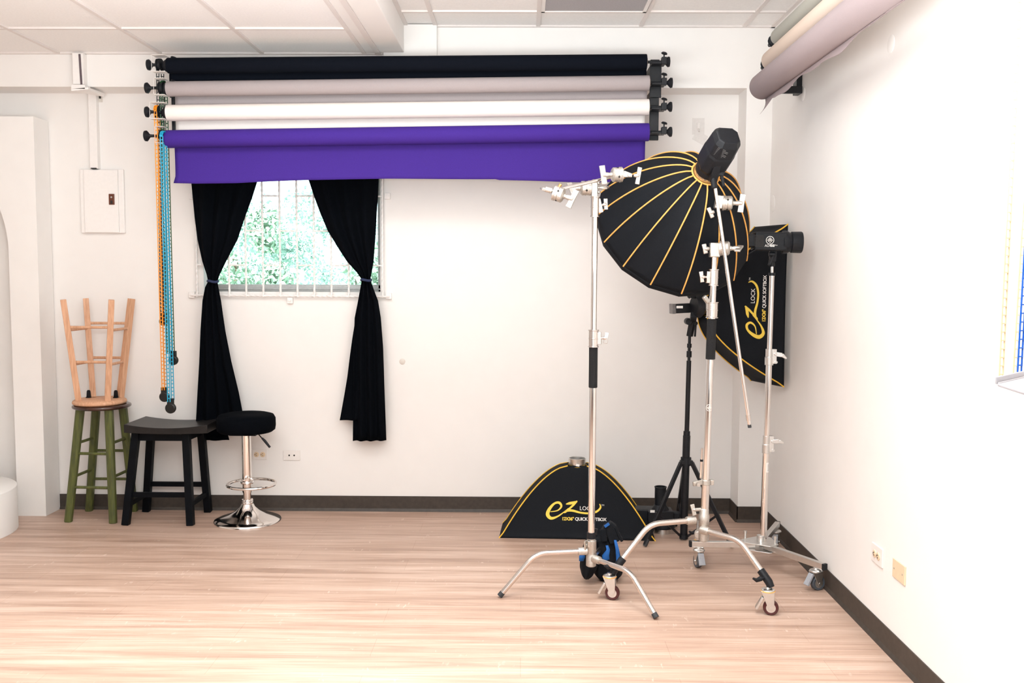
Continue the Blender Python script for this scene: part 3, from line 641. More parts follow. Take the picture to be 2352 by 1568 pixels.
# ------------------------------------------------------------------ stools
def splay_leg(mb, a, b_, wa_, wb2, chamf=True, xd=(1, 0, 0)):
    d = (V(b_) - V(a)).normalized(); n_ = 8 if chamf else 4
    x = V(xd); x = (x - d * x.dot(d)).normalized(); y = d.cross(x); vs = []
    pr = [(-.5, -.28), (-.28, -.5), (.28, -.5), (.5, -.28), (.5, .28), (.28, .5), (-.28, .5), (-.5, .28)] if chamf else [(-.5, -.5), (.5, -.5), (.5, .5), (-.5, .5)]
    for p, w2 in ((V(a), wa_), (V(b_), wb2)): vs += [p + x * q[0] * w2 + y * q[1] * w2 for q in pr]
    mb.add(vs, [tuple(range(n_)), tuple(range(n_, 2 * n_))] + [(i, (i + 1) % n_, n_ + (i + 1) % n_, n_ + i) for i in range(n_)]); return mb
def lerp(a, b_, f): return V(a).lerp(V(b_), f)
def wood_stool(label, feet, tops, seat_c, seat_r, th, legm, seatm, rungs, foot_w, top_w, seat_prof, rung_r=.009, flip=False):
    t = thing('wooden_bar_stool', label, 'stool', (seat_c[0], seat_c[1], 0 if not flip else seat_c[2]))
    for f, tp in zip(feet, tops): obj('leg', splay_leg(MB(), f, tp, foot_w, top_w), legm, t, smooth=False, bev=.002)
    for i, j, fr_ in rungs: obj('rung', MB().tube([lerp(feet[i], tops[i], fr_), lerp(feet[j], tops[j], fr_)], rung_r, 12), legm, t)
    obj('seat', MB().lathe(seat_prof, seat_c, (0, 0, 1), 64), seatm, t, ang=50)
    return t
# green : FL FR RR RL
gf = [G(157, 1198), G(260, 1201), G(317, 1168), G(217, 1166)]
for f in gf: f.y = min(f.y, 5.825)
gc = (sum((f for f in gf), V((0, 0, 0))) / 4); gc.z = 0
hz = P(234, 936, gc.y).z; gcs = V((gc.x, gc.y, hz)); gcs.x = P(234, 925, gc.y).x
gt = [lerp(V((f.x, f.y, hz)), gcs, .42) for f in gf]
gt = [V((gcs.x + s[0] * .078, gcs.y + s[1] * .078, hz)) for s in ((-1, -1), (.45, -1), (1, 1), (-.45, 1))]
gt = [V((P(u, 934, Yq).x, Yq, hz)) for u, Yq in ((184, gc.y - .085), (250, gc.y - .085), (282, gc.y + .08), (221, gc.y + .08))]
wood_stool('green legged wooden bar stool with dark seat, under the upturned pine stool', gf, gt, gcs, .17, .03, 'green', 'mahog',
           [(0, 1, .31), (0, 1, .61), (3, 2, .31), (3, 2, .58), (0, 3, .40), (0, 3, .70), (1, 2, .40), (1, 2, .70)], .043, .047,
           [(0, 0), (.155, 0), (.168, .006), (.171, .013), (.168, .021), (.155, .026), (0, .026)])
# pine stool upside down, seat on seat
pz = hz + .027; pcs = V((P(229, 915, gc.y - .01).x, gc.y - .01, pz)); pr_ = .155
pzt = pz + .03
pft = [P(145, 687, gc.y - .15), P(256, 689, gc.y - .15), P(302, 686, gc.y + .12), P(197, 685, gc.y + .12)]
ztop_ = sum(p.z for p in pft) / 4
for p in pft: p.z = ztop_
pbt = [V((P(u, 908, Yq).x, Yq, pzt)) for u, Yq in ((180, gc.y - .09), (247, gc.y - .09), (276, gc.y + .07), (214, gc.y + .07))]
t = thing('wooden_bar_stool', 'unpainted pine bar stool set upside down on the green stool', 'stool', pcs)
for i, (f, tp) in enumerate(zip(pft, pbt)):
    obj('leg', splay_leg(MB(), f, tp, .033, .035, False, (math.cos(.45 * (1, 1, -1, 1)[i]), math.sin(.45 * (1, 1, -1, 1)[i]), 0)), 'pine', t, smooth=False, bev=.002)
for i, j, fr_ in ((0, 1, .27), (0, 1, .615), (3, 2, .25), (3, 2, .6), (0, 3, .30), (0, 3, .64), (1, 2, .30), (1, 2, .64)):
    obj('rung', MB().tube([lerp(pft[i], pbt[i], fr_), lerp(pft[j], pbt[j], fr_)], .0085, 12), 'pine', t)
obj('seat', MB().lathe([(0, 0), (.145, 0), (.155, .006), (.157, .015), (.152, .024), (.142, .030), (0, .030)], pcs, (0, 0, 1), 64), 'pine', t, ang=50)
for i in (2, 3):
    q = pbt[i] + V((-.012, -.03, .0)); obj('corner_bracket', MB().prism([(-.014, 0), (.014, 0), (.011, .04), (.006, .048), (-.006, .048), (-.011, .04)], q, (1, 0, 0), (0, 0, 1), .006).box(q + V((0, -.008, .003)), (.026, .02, .004)), 'blackm', t, smooth=False)
# black saddle stool
bf = [G(289, 1205), G(438, 1206), G(485, 1170), G(346, 1168)]; 
for f in bf: f.y = min(f.y, 5.82)
sz = P(365, 990, 5.6).z; btp = [V((P(u, 1000, Yq).x, Yq, sz - .005)) for u, Yq in ((313, 5.56), (428, 5.56), (462, 5.78), (348, 5.78))]
t = thing('saddle_stool', 'black saddle seat stool with four straight legs, left of the chrome stool', 'stool', ((bf[0] + bf[2]) / 2))
for f, tp in zip(bf, btp): obj('leg', splay_leg(MB(), f, tp, .042, .044, False), 'blackw', t, smooth=False, bev=.003)
for i, j, fr_ in ((0, 1, .33), (3, 2, .33), (0, 3, .22), (1, 2, .22)):
    obj('rung', MB().bar(lerp(bf[i], btp[i], fr_), lerp(bf[j], btp[j], fr_), .02, .03), 'blackw', t, smooth=False, bev=.002)
ap_ = MB()
for i, j in ((0, 1), (1, 2), (2, 3), (3, 0)): ap_.bar(btp[i] + V((0, 0, -.025)), btp[j] + V((0, 0, -.025)), .022, .04)
obj('apron', ap_, 'blackw', t, smooth=False)
sx0, sx1 = P(284, 985, 5.5).x, P(476, 985, 5.5).x; scx = (sx0 + sx1) / 2; sy0, sy1 = 5.50, 5.83
def sad(a, b_, top):
    x = sx0 + (sx1 - sx0) * a; y = sy0 + (sy1 - sy0) * b_; q = (2 * a - 1)
    return V((x, y, (sz + .035 + .022 * q * q) if top else sz - .002 + .008 * q * q))
se = MB(); se.grid(lambda a, b_: sad(a, b_, 1), 24, 8); se.grid(lambda a, b_: sad(a, b_, 0), 24, 8)
for b_ in (0, 1): se.add([sad(i / 24, b_, tt) for tt in (0, 1) for i in range(25)], [(i, i + 1, 26 + i, 25 + i) for i in range(24)])
for a in (0, 1): se.add([sad(a, i / 8, tt) for tt in (0, 1) for i in range(9)], [(i, i + 1, 10 + i, 9 + i) for i in range(8)])
obj('seat', se, 'blackt', t, ang=35, bev=.003)
# chrome gas lift stool
cb = V((P(569, 1190, 5.61).x, 5.61, 0)); t = thing('swivel_bar_stool', 'chrome pedestal bar stool with round black padded seat', 'stool', cb)
rb_ = (P(644, 1190, 5.61).x - P(493, 1190, 5.61).x) / 2
obj('base', MB().lathe([(rb_, 0), (rb_, .008), (rb_ * .97, .014), (rb_ * .8, .026), (rb_ * .55, .042), (rb_ * .35, .065), (rb_ * .22, .09), (rb_ * .17, .11), (.03, .115)], cb, (0, 0, 1), 72), 'chrome', t, ang=60)
zz = lambda v: P(569, v, 5.61).z
obj('collar', MB().lathe([(.034, 0), (.036, .006), (.034, .012), (.032, .016), (.035, .02), (.033, .028), (.02, .03)], (cb.x, cb.y, .108), (0, 0, 1), 32), 'chrome', t)
obj('outer_column', MB().cyl((cb.x, cb.y, .11), (cb.x, cb.y, zz(1100)), .0245), 'chrome', t); obj('gas_column', MB().cyl((cb.x, cb.y, zz(1130)), (cb.x, cb.y, zz(985)), .028).cyl((cb.x, cb.y, zz(1127)), (cb.x, cb.y, zz(1122)), .030), 'chrome', t)
fr0 = V((P(580, 1108, 5.58).x, 5.56, zz(1108) + .003)); ft = MB().ring(fr0, (0, 0, 1), .142, .0085, 64)
ft.ring((cb.x, cb.y, fr0.z), (0, 0, 1), .030, .010, 24)
obj('footrest', ft, 'chrome', t)
zs0 = zz(992); rs_ = .176
obj('seat', MB().lathe([(0, 0), (.09, 0), (rs_ - .02, .004), (rs_ - .004, .016), (rs_, .04), (rs_ - .001, .085), (rs_ - .012, .105), (rs_ - .04, .113), (.06, .112), (0, .111)], (cb.x, cb.y - .0, zs0), (0, 0, 1), 64), M['cloth'], t, ang=60)
obj('seat_plate', MB().box((cb.x, cb.y, zs0 - .004), (.16, .16, .012)), 'blackm', t, smooth=False)
lv = [P(588, 990, 5.55), P(603, 1008, 5.5)]; le = obj('height_lever', MB().tube(lv, .0035, 8), 'chrome', t); obj('lever_grip', MB().tube([P(602, 1006, 5.5), P(608, 1012, 5.49), P(620, 1027, 5.48)], [.006, .0085, .007], 10), 'blackp', le)

# ------------------------------------------------------------------ softboxes
def sb_prof(zf, H=.415):
    k = max(0, 1 - zf); return .055 + .385 * k ** .6, .05 + .105 * k ** .75
def strip_softbox(label, Mx, loc, logo=True, bev=0):
    H = .405; t = thing('strip_softbox', label, 'softbox', loc, 'strip softboxes')
    inv = lambda mb: mb.xf(Mx)
    def rodp(sx, sy, s):  # s 0 ring .. 1 base
        zf = 1 - s; a, b_ = sb_prof(zf); e = max(0, (s - .93) / .07); return V((sx * (a + .008 * e), sy * (b_ + .006 * e), zf * H))
    fab = MB(); N = 36
    for (c1, c2) in (((-1, -1), (1, -1)), ((1, -1), (1, 1)), ((1, 1), (-1, 1)), ((-1, 1), (-1, -1))):
        def pan(a, b_, c1=c1, c2=c2):
            p, q = rodp(*c1, b_), rodp(*c2, b_); r = p.lerp(q, a); sag = .012 * math.sin(PI * a) * math.sin(PI * b_) 
            nrm = V(((c1[0] + c2[0]) / 2, (c1[1] + c2[1]) / 2, 0)); r -= nrm * sag; r.z += .004 * math.sin(PI * a) * (b_ > .97); return r
        fab.grid(pan, 24, N)
    obj('fabric_shell', inv(fab), 'sbcloth', t, solid=.002, ang=50)
    for c1 in ((-1, -1), (1, -1), (1, 1), (-1, 1)):
        obj('piping', inv(MB().tube([rodp(*c1, i / N) + V((c1[0] * .001, c1[1] * .001, 0)) for i in range(N + 1)], .0038, 8)), 'yellow', t)
    rg = MB(); ps = [V((.058 * math.copysign(abs(math.cos(q)) ** .6, math.cos(q)), .053 * math.copysign(abs(math.sin(q)) ** .6, math.sin(q)), H - .004 - .006 * abs(math.sin(q)))) for q in [2 * PI * i / 40 for i in range(40)]]
    rg.tube(ps, .0035, 8, True); obj('piping', inv(rg), 'yellow', t)
    rn = MB().lathe([(.046, -.012), (.05, -.012), (.05, .03), (.0515, .034), (.048, .036), (.046, .034), (.044, -.012)], (0, 0, H + .002), (0, 0, 1), 48); rn.v = rn.v
    obj('speed_ring', inv(rn), 'zinc', t)
    obj('ring_liner', inv(MB().lathe([(.0, 0), (.045, .0), (.0455, .02)], (0, 0, H - .005), (0, 0, 1), 32)), 'blackm', t)
    df = MB().grid(lambda a, b_: V(((2 * a - 1) * .43, (2 * b_ - 1) * .148, .012 + .01 * math.sin(PI * a) * math.sin(PI * b_))), 20, 8); obj('diffuser', inv(df), 'difw', t, ang=180)
    if logo:
        def face(mb, ox, oz):
            r = MB(); r.f = mb.f
            for p in mb.v:
                x, z = p.x + ox, p.y + oz; zf = min(1, max(0, z / H)); b_ = sb_prof(zf)[1]; A = sb_prof(zf)[0]; a = (x + A) / (2 * A); sag = .012 * math.sin(PI * a) * math.sin(PI * (1 - zf))
                r.v.append(V((x, -(b_ - sag) - .0035, z)))
            return r
        # calligraphic e and z with a long tail
        e = stroke_mb([(.012, .028), (.045, .034), (.062, .052), (.052, .068), (.030, .064), (.008, .040), (.000, .016), (.016, .000), (.045, .008), (.075, .028), (.095, .044)], [.003, .005, .009, .011, .009, .014, .017, .013, .007, .004, .004], 8)
        z_ = stroke_mb([(.083, .062), (.100, .066), (.124, .070), (.134, .076)], [.003, .012, .012, .004], 8)
        z2 = stroke_mb([(.134, .077), (.118, .060), (.098, .042), (.080, .028), (.072, .026)], [.006, .009, .008, .009, .004], 8)
        z3 = stroke_mb([(.072, .026), (.092, .034), (.115, .034), (.150, .026), (.190, .024), (.222, .032), (.240, .050), (.236, .066)], [.004, .010, .010, .008, .008, .009, .008, .003], 8)
        lg = MB()
        for q in (e, z_, z2, z3):
            q.v = [p * 1.27 for p in q.v]; f2 = face(q, -.170, .113); lg.add(f2.v, f2.f)
        obj('logo', inv(lg), 'logoy', t, smooth=False)
        wt = MB(); q = face(text_mb('LOCK', .031, 1.0), .014, .160); wt.add(q.v, q.f); q = face(text_mb('QUICK SOFTBOX', .0245, .92, bold=.0004), -.012, .103); wt.add(q.v, q.f)
        q = face(text_mb('TM', .012), .140, .186); wt.add(q.v, q.f)
        obj('lettering', inv(wt), 'logow', t, smooth=False)
        q = face(text_mb('12X36"', .0245, .92, bold=.0008), -.088, .103); obj('lettering', inv(q), 'logoy', t, smooth=False, label='yellow size lettering')
    return t
sl = V((.328, 5.42, 0))
ts = strip_softbox('black strip softbox with yellow piping standing on the floor by the wall', Matrix.Translation(sl) @ Matrix.Rotation(-.045, 4, 'Z') @ Matrix.Diagonal((1, 1, 1.0, 1)), sl)
q = P(1327, 1068, 5.362); obj('care_tag', MB().box(q, (.02, .003, .014), Matrix.Rotation(.2, 3, 'Y')), 'logow', ts, smooth=False)
# upright one facing the right wall
th = .34
bx_ = V((1.40, 5.30, P(1800, 702, 5.2).z))
Rv = Matrix(((-math.cos(th), 0, 0, 0), (0, 1, 0, 0), (0, 0, 1, 0), (0, 0, 0, 1)))
axz = V((-math.cos(th), -math.sin(th), 0)); axx = V((0, 0, 1)); axy = axz.cross(axx)
Mv = Matrix.Translation(bx_) @ Matrix((( axx.x, axy.x, axz.x, 0), (axx.y, axy.y, axz.y, 0), (axx.z, axy.z, axz.z, 0), (0, 0, 0, 1))) @ Matrix.Diagonal((1, 1, 1.06, 1))
strip_softbox('black strip softbox mounted upright on the black stand in the corner', Mv, bx_)

# black light stand with speedlight holder
sc0 = V((.935, 5.27, 0)); apx = bx_ + axz * .43
t = thing('light_stand', 'slim black tripod light stand in the corner holding the upright strip softbox', 'light stand', sc0)
zs_ = lambda v: P(1578, v, sc0.y).z
tp = V((P(1584, 770, sc0.y).x, sc0.y, zs_(770)))
def ax_at(v): f = (zs_(v) - .02) / (tp.z - .02); return V((sc0.x + (tp.x - sc0.x) * f, sc0.y, zs_(v)))
def seg(v0, v1, r, nm, mt, **k): obj(nm, MB().cyl(ax_at(v0), ax_at(v1), r, n=20), mt, t, **k)
seg(768, 830, .0085, 'pole', 'blackm'); seg(828, 1004, .0135, 'pole', 'blackm'); seg(1000, 1234, .0215, 'pole', 'blackm')
seg(789, 798, .013, 'collar', 'blackp'); seg(806, 820, .0145, 'collar', 'blackp'); seg(990, 1003, .019, 'collar', 'blackp'); seg(1050, 1068, .030, 'hub', 'blackp'); seg(1226, 1236, .025, 'hub', 'blackp')
jt = ax_at(1060); jb = ax_at(1231)
for ang_, L_ in ((212, .285), (328, .285), (90, .28)):
    d = V((math.cos(math.radians(ang_)), math.sin(math.radians(ang_)), 0)); ft_ = V((sc0.x, sc0.y, .012)) + d * L_; tp_ = jt + d * .035
    lg = obj('leg', MB().bar(tp_, ft_, .016, .023), 'blackm', t, smooth=False, bev=.002); obj('rubber_foot', MB().tube([tp_.lerp(ft_, .93), ft_ + (ft_ - tp_).normalized() * .006], .0115, 10), 'rubber', lg)
    m_ = lerp(tp_, ft_, .64); obj('brace', MB().bar(jb + d * .02, m_, .008, .013), 'blackm', t, smooth=False, bev=.001); obj('leg_joint', MB().box(jt + d * .025, (.03, .03, .022)), 'blackm', t, smooth=False, bev=.002)
# holder + flash
hp = P(1586, 712, sc0.y - .06)
t = thing('flash_bracket', 'black tilting bracket clamping a flash behind the upright softbox', 'flash bracket', ax_at(760))
cp = ax_at(768)
m_ = MB(); m_.bar(cp + V((0, 0, -.01)), cp + V((.012, -.01, .075)), .028, .03); m_.cyl(cp + V((-.012, -.045, .075)), cp + V((-.012, .02, .075)), .019); m_.cyl(cp + V((.028, -.03, .065)), cp + V((.028, .01, .065)), .012)
obj('tilt_clamp', m_, 'blackp', t, bev=.003)
obj('clamp_lever', MB().bar(cp + V((.03, -.02, .065)), cp + V((.024, -.03, -.01)), .01, .014), 'blackp', t, bev=.003)
rgc = V((apx.x - .03, apx.y - .01, bx_.z)); 
m_ = MB().lathe([(.02, -.02), (.05, -.02), (.062, -.005), (.068, .012), (.06, .02), (.045, .022), (.03, .02)], rgc, -axz, 40); obj('speed_ring', m_, 'blackp', t)
m_ = MB(); a = rgc + axz * .02; m_.bar(a + V((0, 0, .05)), a + V((-.03, -.01, .055)), .04, .02); m_.bar(a + V((0, 0, -.05)), cp + V((.015, -.01, .08)), .035, .03); m_.cyl(a + V((-.028, -.01, .04)), a + V((-.028, -.01, .085)), .006); m_.lathe([(.0, 0), (.018, .0), (.018, .01), (0, .012)], a + V((-.028, -.01, .085)), (0, 0, 1), 12)
m_.bar(a + V((-.01, 0, -.05)), a + V((-.01, 0, .05)), .03, .03)
obj('frame', m_, 'blackp', t, bev=.003)
t = thing('speedlight', 'small black flash unit clamped sideways on the black stand', 'flash', P(1565, 708, sc0.y - .07))
a = P(1541, 709, sc0.y - .09); b_ = P(1600, 706, sc0.y - .05)
obj('body', MB().bar(lerp(a, b_, .12), b_, .05, .052), 'blackp', t, smooth=False, bev=.004); obj('battery_end', MB().bar(a, lerp(a, b_, .13), .05, .055), mat('smoked_plastic', (.16, .15, .15), .2), t, smooth=False, bev=.003)
q = P(1561, 705, sc0.y - .115); obj('display', MB().box(q, (.036, .006, .014)), 'zinc', t, smooth=False, bev=.001)

# ------------------------------------------------------------------ grip hardware
def tee(mb, o, ax, L=.04, w_=.07, up=(0, 0, 1), bend=.005, s=1):
    o, a = V(o), V(ax).normalized(); u = V(up); u = (u - a * u.dot(a)).normalized(); n_ = a.cross(u)
    mb.lathe([(.008 * s, 0), (.012 * s, L * .5), (.010 * s, L), (.004 * s, L * 1.15)], o, a, 14)
    c0 = o + a * L * .95
    for sg in (-1, 1):
        mb.bar(c0, c0 + u * sg * w_ * .5 + a * (sg * bend), .011 * s, .023 * s, up=a, w2=.009 * s, h2=.026 * s)
def grip_head(parent, c0, ax, up, s=1, sub=None, block=None):
    c0, a = V(c0), V(ax).normalized(); m_ = MB()
    m_.lathe([(.012, -.026), (.026, -.024), (.033, -.018), (.033, -.002), (.031, 0), (.033, .002), (.033, .012), (.035, .013), (.035, .022), (.022, .026)], c0, a, 36)
    x, y, _ = frame(a)
    h = obj('grip_head', m_, 'cast', parent, ang=35)
    ho = MB()
    for q in range(4): d = x * math.cos(q * PI / 2 + .4) + y * math.sin(q * PI / 2 + .4); ho.cyl(c0 + d * .0325, c0 + d * .0337, .006, n=4)
    obj('jaw_hole', ho, 'slot', h, smooth=False)
    m_ = MB(); m_.cyl(c0 - a * .025, c0 - a * .034, .011); tee(m_, c0 - a * .03, -a, .038, .085, up, s=1.05); obj('tee_handle', m_, 'cast', h, bev=.002)
    return h
def collar(parent, a, b_, r, knobdir=None, mt='steel', sub='tee_handle', wing=True):
    a, b_ = V(a), V(b_); L = (b_ - a).length; o = obj('collar', MB().lathe([(r * .9, 0), (r * 1.12, 0), (r * 1.12, .004), (r, .006), (r, L * .45), (r * 1.06, L * .46), (r * 1.06, L * .52), (r, L * .53), (r, L - .006), (r * 1.12, L - .004), (r * 1.12, L), (r * .9, L)], a, b_ - a, 32), mt, parent, ang=35)
    if knobdir:
        k = V(knobdir).normalized(); c0 = a.lerp(b_, .5); m_ = MB().bar(c0 + k * r * .5, c0 + k * (r + .014), .018, L * .7); m_.cyl(c0 + k * r, c0 + k * (r + .022), .005, n=10)
        tee(m_, c0 + k * (r + .02), k, .018, .05, (0, 0, 1) if abs(k.z) < .5 else (1, 0, 0), s=.75); obj(sub, m_, mt, o, bev=.0015)
    return o
def bent_leg(hub, foot, z, parent, r=.0125, fl=.48, cap=True):
    hub, foot = V(hub), V(foot); d = V((foot.x - hub.x, foot.y - hub.y, 0)); L = d.length; d.normalize(); pts = []
    p0, p1, p2 = (.02, z), (L * .60, z + .0), (L, foot.z)
    pts = [(.02, z)]; a = (L * (.60 - .14), z - .002); c1 = (L * .60 + (L * .4) * .22, z + (foot.z - z) * .22)
    for i in range(11): s = i / 10; x = (1 - s) ** 2 * a[0] + 2 * s * (1 - s) * p1[0] + s * s * c1[0]; zz_ = (1 - s) ** 2 * a[1] + 2 * s * (1 - s) * p1[1] + s * s * c1[1]; pts.append((x, zz_))
    pts.append(p2); w3 = [V((hub.x, hub.y, 0)) + d * x + V((0, 0, zq)) for x, zq in pts]
    o = obj('leg', MB().tube(w3, r, 20), 'steel', parent)
    if cap: e = w3[-1]; u = (w3[-1] - w3[-2]).normalized(); obj('rubber_foot', MB().tube([e - u * .022, e], r * 1.08, 20), 'rubber', o)
    return o, w3
def caster(parent, floor_pt, top_z, yaw, rw, wheelm, ringm=None, brake='zinc', off=.022):
    f = V(floor_pt); f.z = 0; d = V((math.cos(yaw), math.sin(yaw), 0)); sd_ = V((-d.y, d.x, 0)); wc = f + V((0, 0, rw)); st = wc - d * off; st.z = top_z
    m_ = MB().lathe([(.03, -.012), (.031, -.008), (.03, -.004), (.024, 0), (.012, .002), (.012, .008), (0, .008)], st, (0, 0, 1), 28)
    for s in (-1, 1):
        m_.prism([(-.030 - off, top_z - rw - .008), (.028 - off, top_z - rw - .008), (.014, .006), (.008, -.009), (-.008, -.009), (-.014, .004)], wc + sd_ * s * (.0165), d, (0, 0, 1), .002)
    c_ = obj('caster', m_, 'zinc', parent, bev=.0012, ang=35)
    w_ = MB().lathe([(.0, -.011), (rw * .55, -.011), (rw * .62, -.012), (rw * .9, -.013), (rw, -.008), (rw, .008), (rw * .9, .013), (rw * .62, .012), (rw * .55, .011), (0, .011)], wc, sd_, 36); obj('wheel', w_, wheelm, c_)
    w_ = MB().lathe([(rw * .62, -.0125), (rw * .62, .0125)], wc, sd_, 28).cyl(wc - sd_ * .02, wc + sd_ * .02, .005); obj('wheel_hub', w_, 'zinc', c_)
    if ringm: obj('bearing_ring', MB().lathe([(.031, -.011), (.033, -.009), (.031, -.006)], st - V((0, 0, .001)), (0, 0, 1), 28), ringm, c_)
    b0 = wc - d * (rw + .004) + V((0, 0, rw * .95)); obj('brake_pedal', MB().bar(b0 - d * .026 + V((0, 0, -.040)), b0 + d * .004 + V((0, 0, .014)), .034, .012, w2=.030).bar(b0 + d * .004 + V((0, 0, .012)), b0 + d * .022 + V((0, 0, .010)), .026, .006), brake, c_, bev=.002)
    return c_

# --- C-stand without wheels
c1 = V((.332, 4.35, 0)); t = thing('c_stand', 'chrome c-stand with bare feet, nearest the floor softbox', 'light stand', c1)
cyl = c1.y
Z1 = lambda v: P(1362, v, cyl).z
b0 = V((P(1358, 1260, cyl).x, cyl, Z1(1260))); t0 = V((P(1366.5, 470, cyl).x, cyl, Z1(470)))
A1 = lambda v: b0.lerp(t0, (Z1(v) - b0.z) / (t0.z - b0.z))
def sg(A, v0, v1, r, nm, mt, par): return obj(nm, MB().cyl(A(v0), A(v1), r, n=28), mt, par)
sg(A1, 1232, 888, .0165, 'pole', 'chrome', t); sg(A1, 800, 495, .0138, 'pole', 'chrome', t); sg(A1, 505, 428, .0105, 'pole', 'chrome', t)
obj('foam_grip', MB().lathe([(.018, 0), (.0205, .002), (.0205, (A1(797) - A1(890)).length - .002), (.018, (A1(797) - A1(890)).length)], A1(890), A1(797) - A1(890), 32), 'foam', t)
collar(t, A1(797), A1(757), .0225, (1, -.2, .05)); collar(t, A1(498), A1(452), .0190, (.9, .3, .25))
hb = MB().lathe([(.018, 0), (.024, .004), (.024, .05), (.021, .055), (.021, .07), (.024, .075), (.024, .125), (.018, .13)], A1(1300), (0, 0, 1), 32); h_ = obj('base_hub', hb, 'cast', t)
hb = MB().lathe([(.019, 0), (.019, .03)], A1(1242), (0, 0, 1), 24); hb.bar(A1(1252) + V((-.012, -.02, 0)), A1(1238) + V((-.012, -.024, 0)), .014, .02); tee(hb, A1(1250) + V((-.02, 0, .0)), (-.5, -1, .1), .02, .04, s=.8); obj('base_collar', hb, 'cast', h_, bev=.001)
obj('black_band', MB().cyl(A1(1236), A1(1222), .021).cyl(A1(1228) + V((.02, .01, 0)), A1(1215) + V((.024, .01, 0)), .008), 'blackp', t)
zl = (P(1300, 1267, 4.33).z, P(1400, 1292, 4.27).z, P(1380, 1262, 4.5).z)
for ft_, z in (((-.100, 4.285), zl[0]), ((.600, 4.022), zl[1]), ((.47, 4.76), zl[2])):
    f = V((*ft_, .008)); d = (f - c1); d.z = 0; d.normalize()
    o, w3 = bent_leg(c1, f, z, t); sk = c1 + V((0, 0, z)); obj('leg_socket', MB().lathe([(.014, .015), (.019, .02), (.0185, .058), (.017, .062)], sk, d, 24).lathe([(.004, .014), (.004, .021)], sk + d * .045, (0, -1, 0), 8), 'cast', h_)
# arm and heads on it
t = thing('grip_arm', 'chrome grip arm with clamp heads on top of the wheel-less c-stand', 'grip arm', A1(430))
hc = P(1345, 432, cyl); 
obj('rod', MB().tube([P(1262, 440, cyl - .16), P(1412, 405, cyl + .02)], .0078, 16), 'chrome', t)
obj('stand_socket', MB().box2(P(1359, 418, cyl - .02), P(1371, 453, cyl + .02)).cyl(P(1365, 420, cyl), P(1365, 412, cyl), .01, n=12), 'cast', t, bev=.003)
kb = MB()
for v in (421, 431, 441): kb.ball(P(1375, v, cyl), .0075, 12)
tee(kb, P(1378, 431, cyl), (1, -.15, .03), .03, .03, (0, 1, .3), s=.8); obj('tee_handle', kb, 'cast', t)
h2 = grip_head(t, hc, (1, .1, .04), (0, .6, .5))
h3 = grip_head(t, P(1417, 401, cyl - .03), (1, .25, .05), (.1, 0, 1))
m_ = MB().bar(P(1432, 400, cyl - .02), P(1452, 403, cyl - .02), .03, .03, w2=.016, h2=.016); m_.cyl(P(1446, 402, cyl - .036), P(1446, 402, cyl - .04), .008); tee(m_, P(1455, 403, cyl - .02), (1, .1, -.03), .025, .078, (.1, 0, 1), s=.8); obj('tee_handle', m_, 'cast', t, bev=.002)
h4 = grip_head(t, P(1283, 446, cyl - .15), (-.85, .2, .3), (.4, 0, 1))
m_ = MB().lathe([(.012, 0), (.013, .03), (.006, .034)], P(1268, 438, cyl - .16), (-1, .1, .25), 16); tee(m_, P(1256, 436, cyl - .16), (-1, 0, .2), .02, .03, (0, 1, .3), s=.7); obj('tee_handle', m_, 'cast', t)
obj('brass_stud', MB().tube([P(1281, 434, cyl - .14), P(1288, 423, cyl - .14)], .007, 12), mat('brass', (.7, .36, .12), .35, .9), t)

# --- sandbag hanging on the stand
t = thing('sandbag', 'black and blue saddle sandbag hanging on the wheel-less c-stand legs', 'sandbag', P(1395, 1300, 4.56))
def bag(uv, yy, dep, mt, nm, par=None):
    # outline rows (v,uL,uR), with thickness
    def fn(a, b_):
        x = b_ * (len(uv) - 1); i = min(int(x), len(uv) - 2); f_ = x - i; r = [uv[i][k] * (1 - f_) + uv[i + 1][k] * f_ for k in range(3)]
        an = 2 * PI * a; w2 = (r[2] - r[1]) / 2; u = (r[1] + r[2]) / 2 + w2 * math.cos(an); p = P(u, r[0], yy); e = math.sin(PI * min(1, max(0, .06 + .9 * b_))) ** .5
        p.y += dep * math.sin(an) * e + .004 * math.sin(7 * an + 5 * b_); return p
    return obj(nm, MB().grid(fn, 36, 24), mt, par, ang=70, sub=1)
bag([(1230, 1378, 1390), (1238, 1366, 1410), (1255, 1364, 1420), (1280, 1362, 1427), (1300, 1362, 1431), (1318, 1365, 1430), (1330, 1376, 1418), (1334, 1386, 1408)], 4.55, .055, 'sbcloth', 'main_pouch', t)
bag([(1232, 1350, 1362), (1245, 1342, 1370), (1270, 1334, 1372), (1300, 1331, 1374), (1320, 1336, 1362), (1328, 1342, 1352)], 4.50, .05, 'sbcloth', 'side_pouch', t)
def stripe(pts, ws, yy, mt='blueb'):
    w3 = [(P(u - w2, v, yy), P(u + w2, v, yy)) for (u, v), w2 in zip(pts, ws)]
    vs = [p for q in w3 for p in q]; return MB().add(vs, [(2 * i, 2 * i + 1, 2 * i + 3, 2 * i + 2) for i in range(len(w3) - 1)])
obj('blue_stripe', stripe([(1413, 1240), (1418, 1262), (1420, 1285), (1416, 1305), (1408, 1318), (1398, 1328)], [3, 4, 4.5, 6, 8, 7], 4.487), 'blueb', t, solid=.003)
obj('blue_stripe', stripe([(1394, 1252), (1397, 1262), (1391, 1275), (1392, 1284), (1386, 1288)], [3, 4, 8, 8, 4], 4.489), 'blueb', t, solid=.003)
obj('blue_stripe', stripe([(1336, 1268), (1337, 1278), (1335, 1288)], [3, 7, 5], 4.446), 'blueb', t, solid=.003)
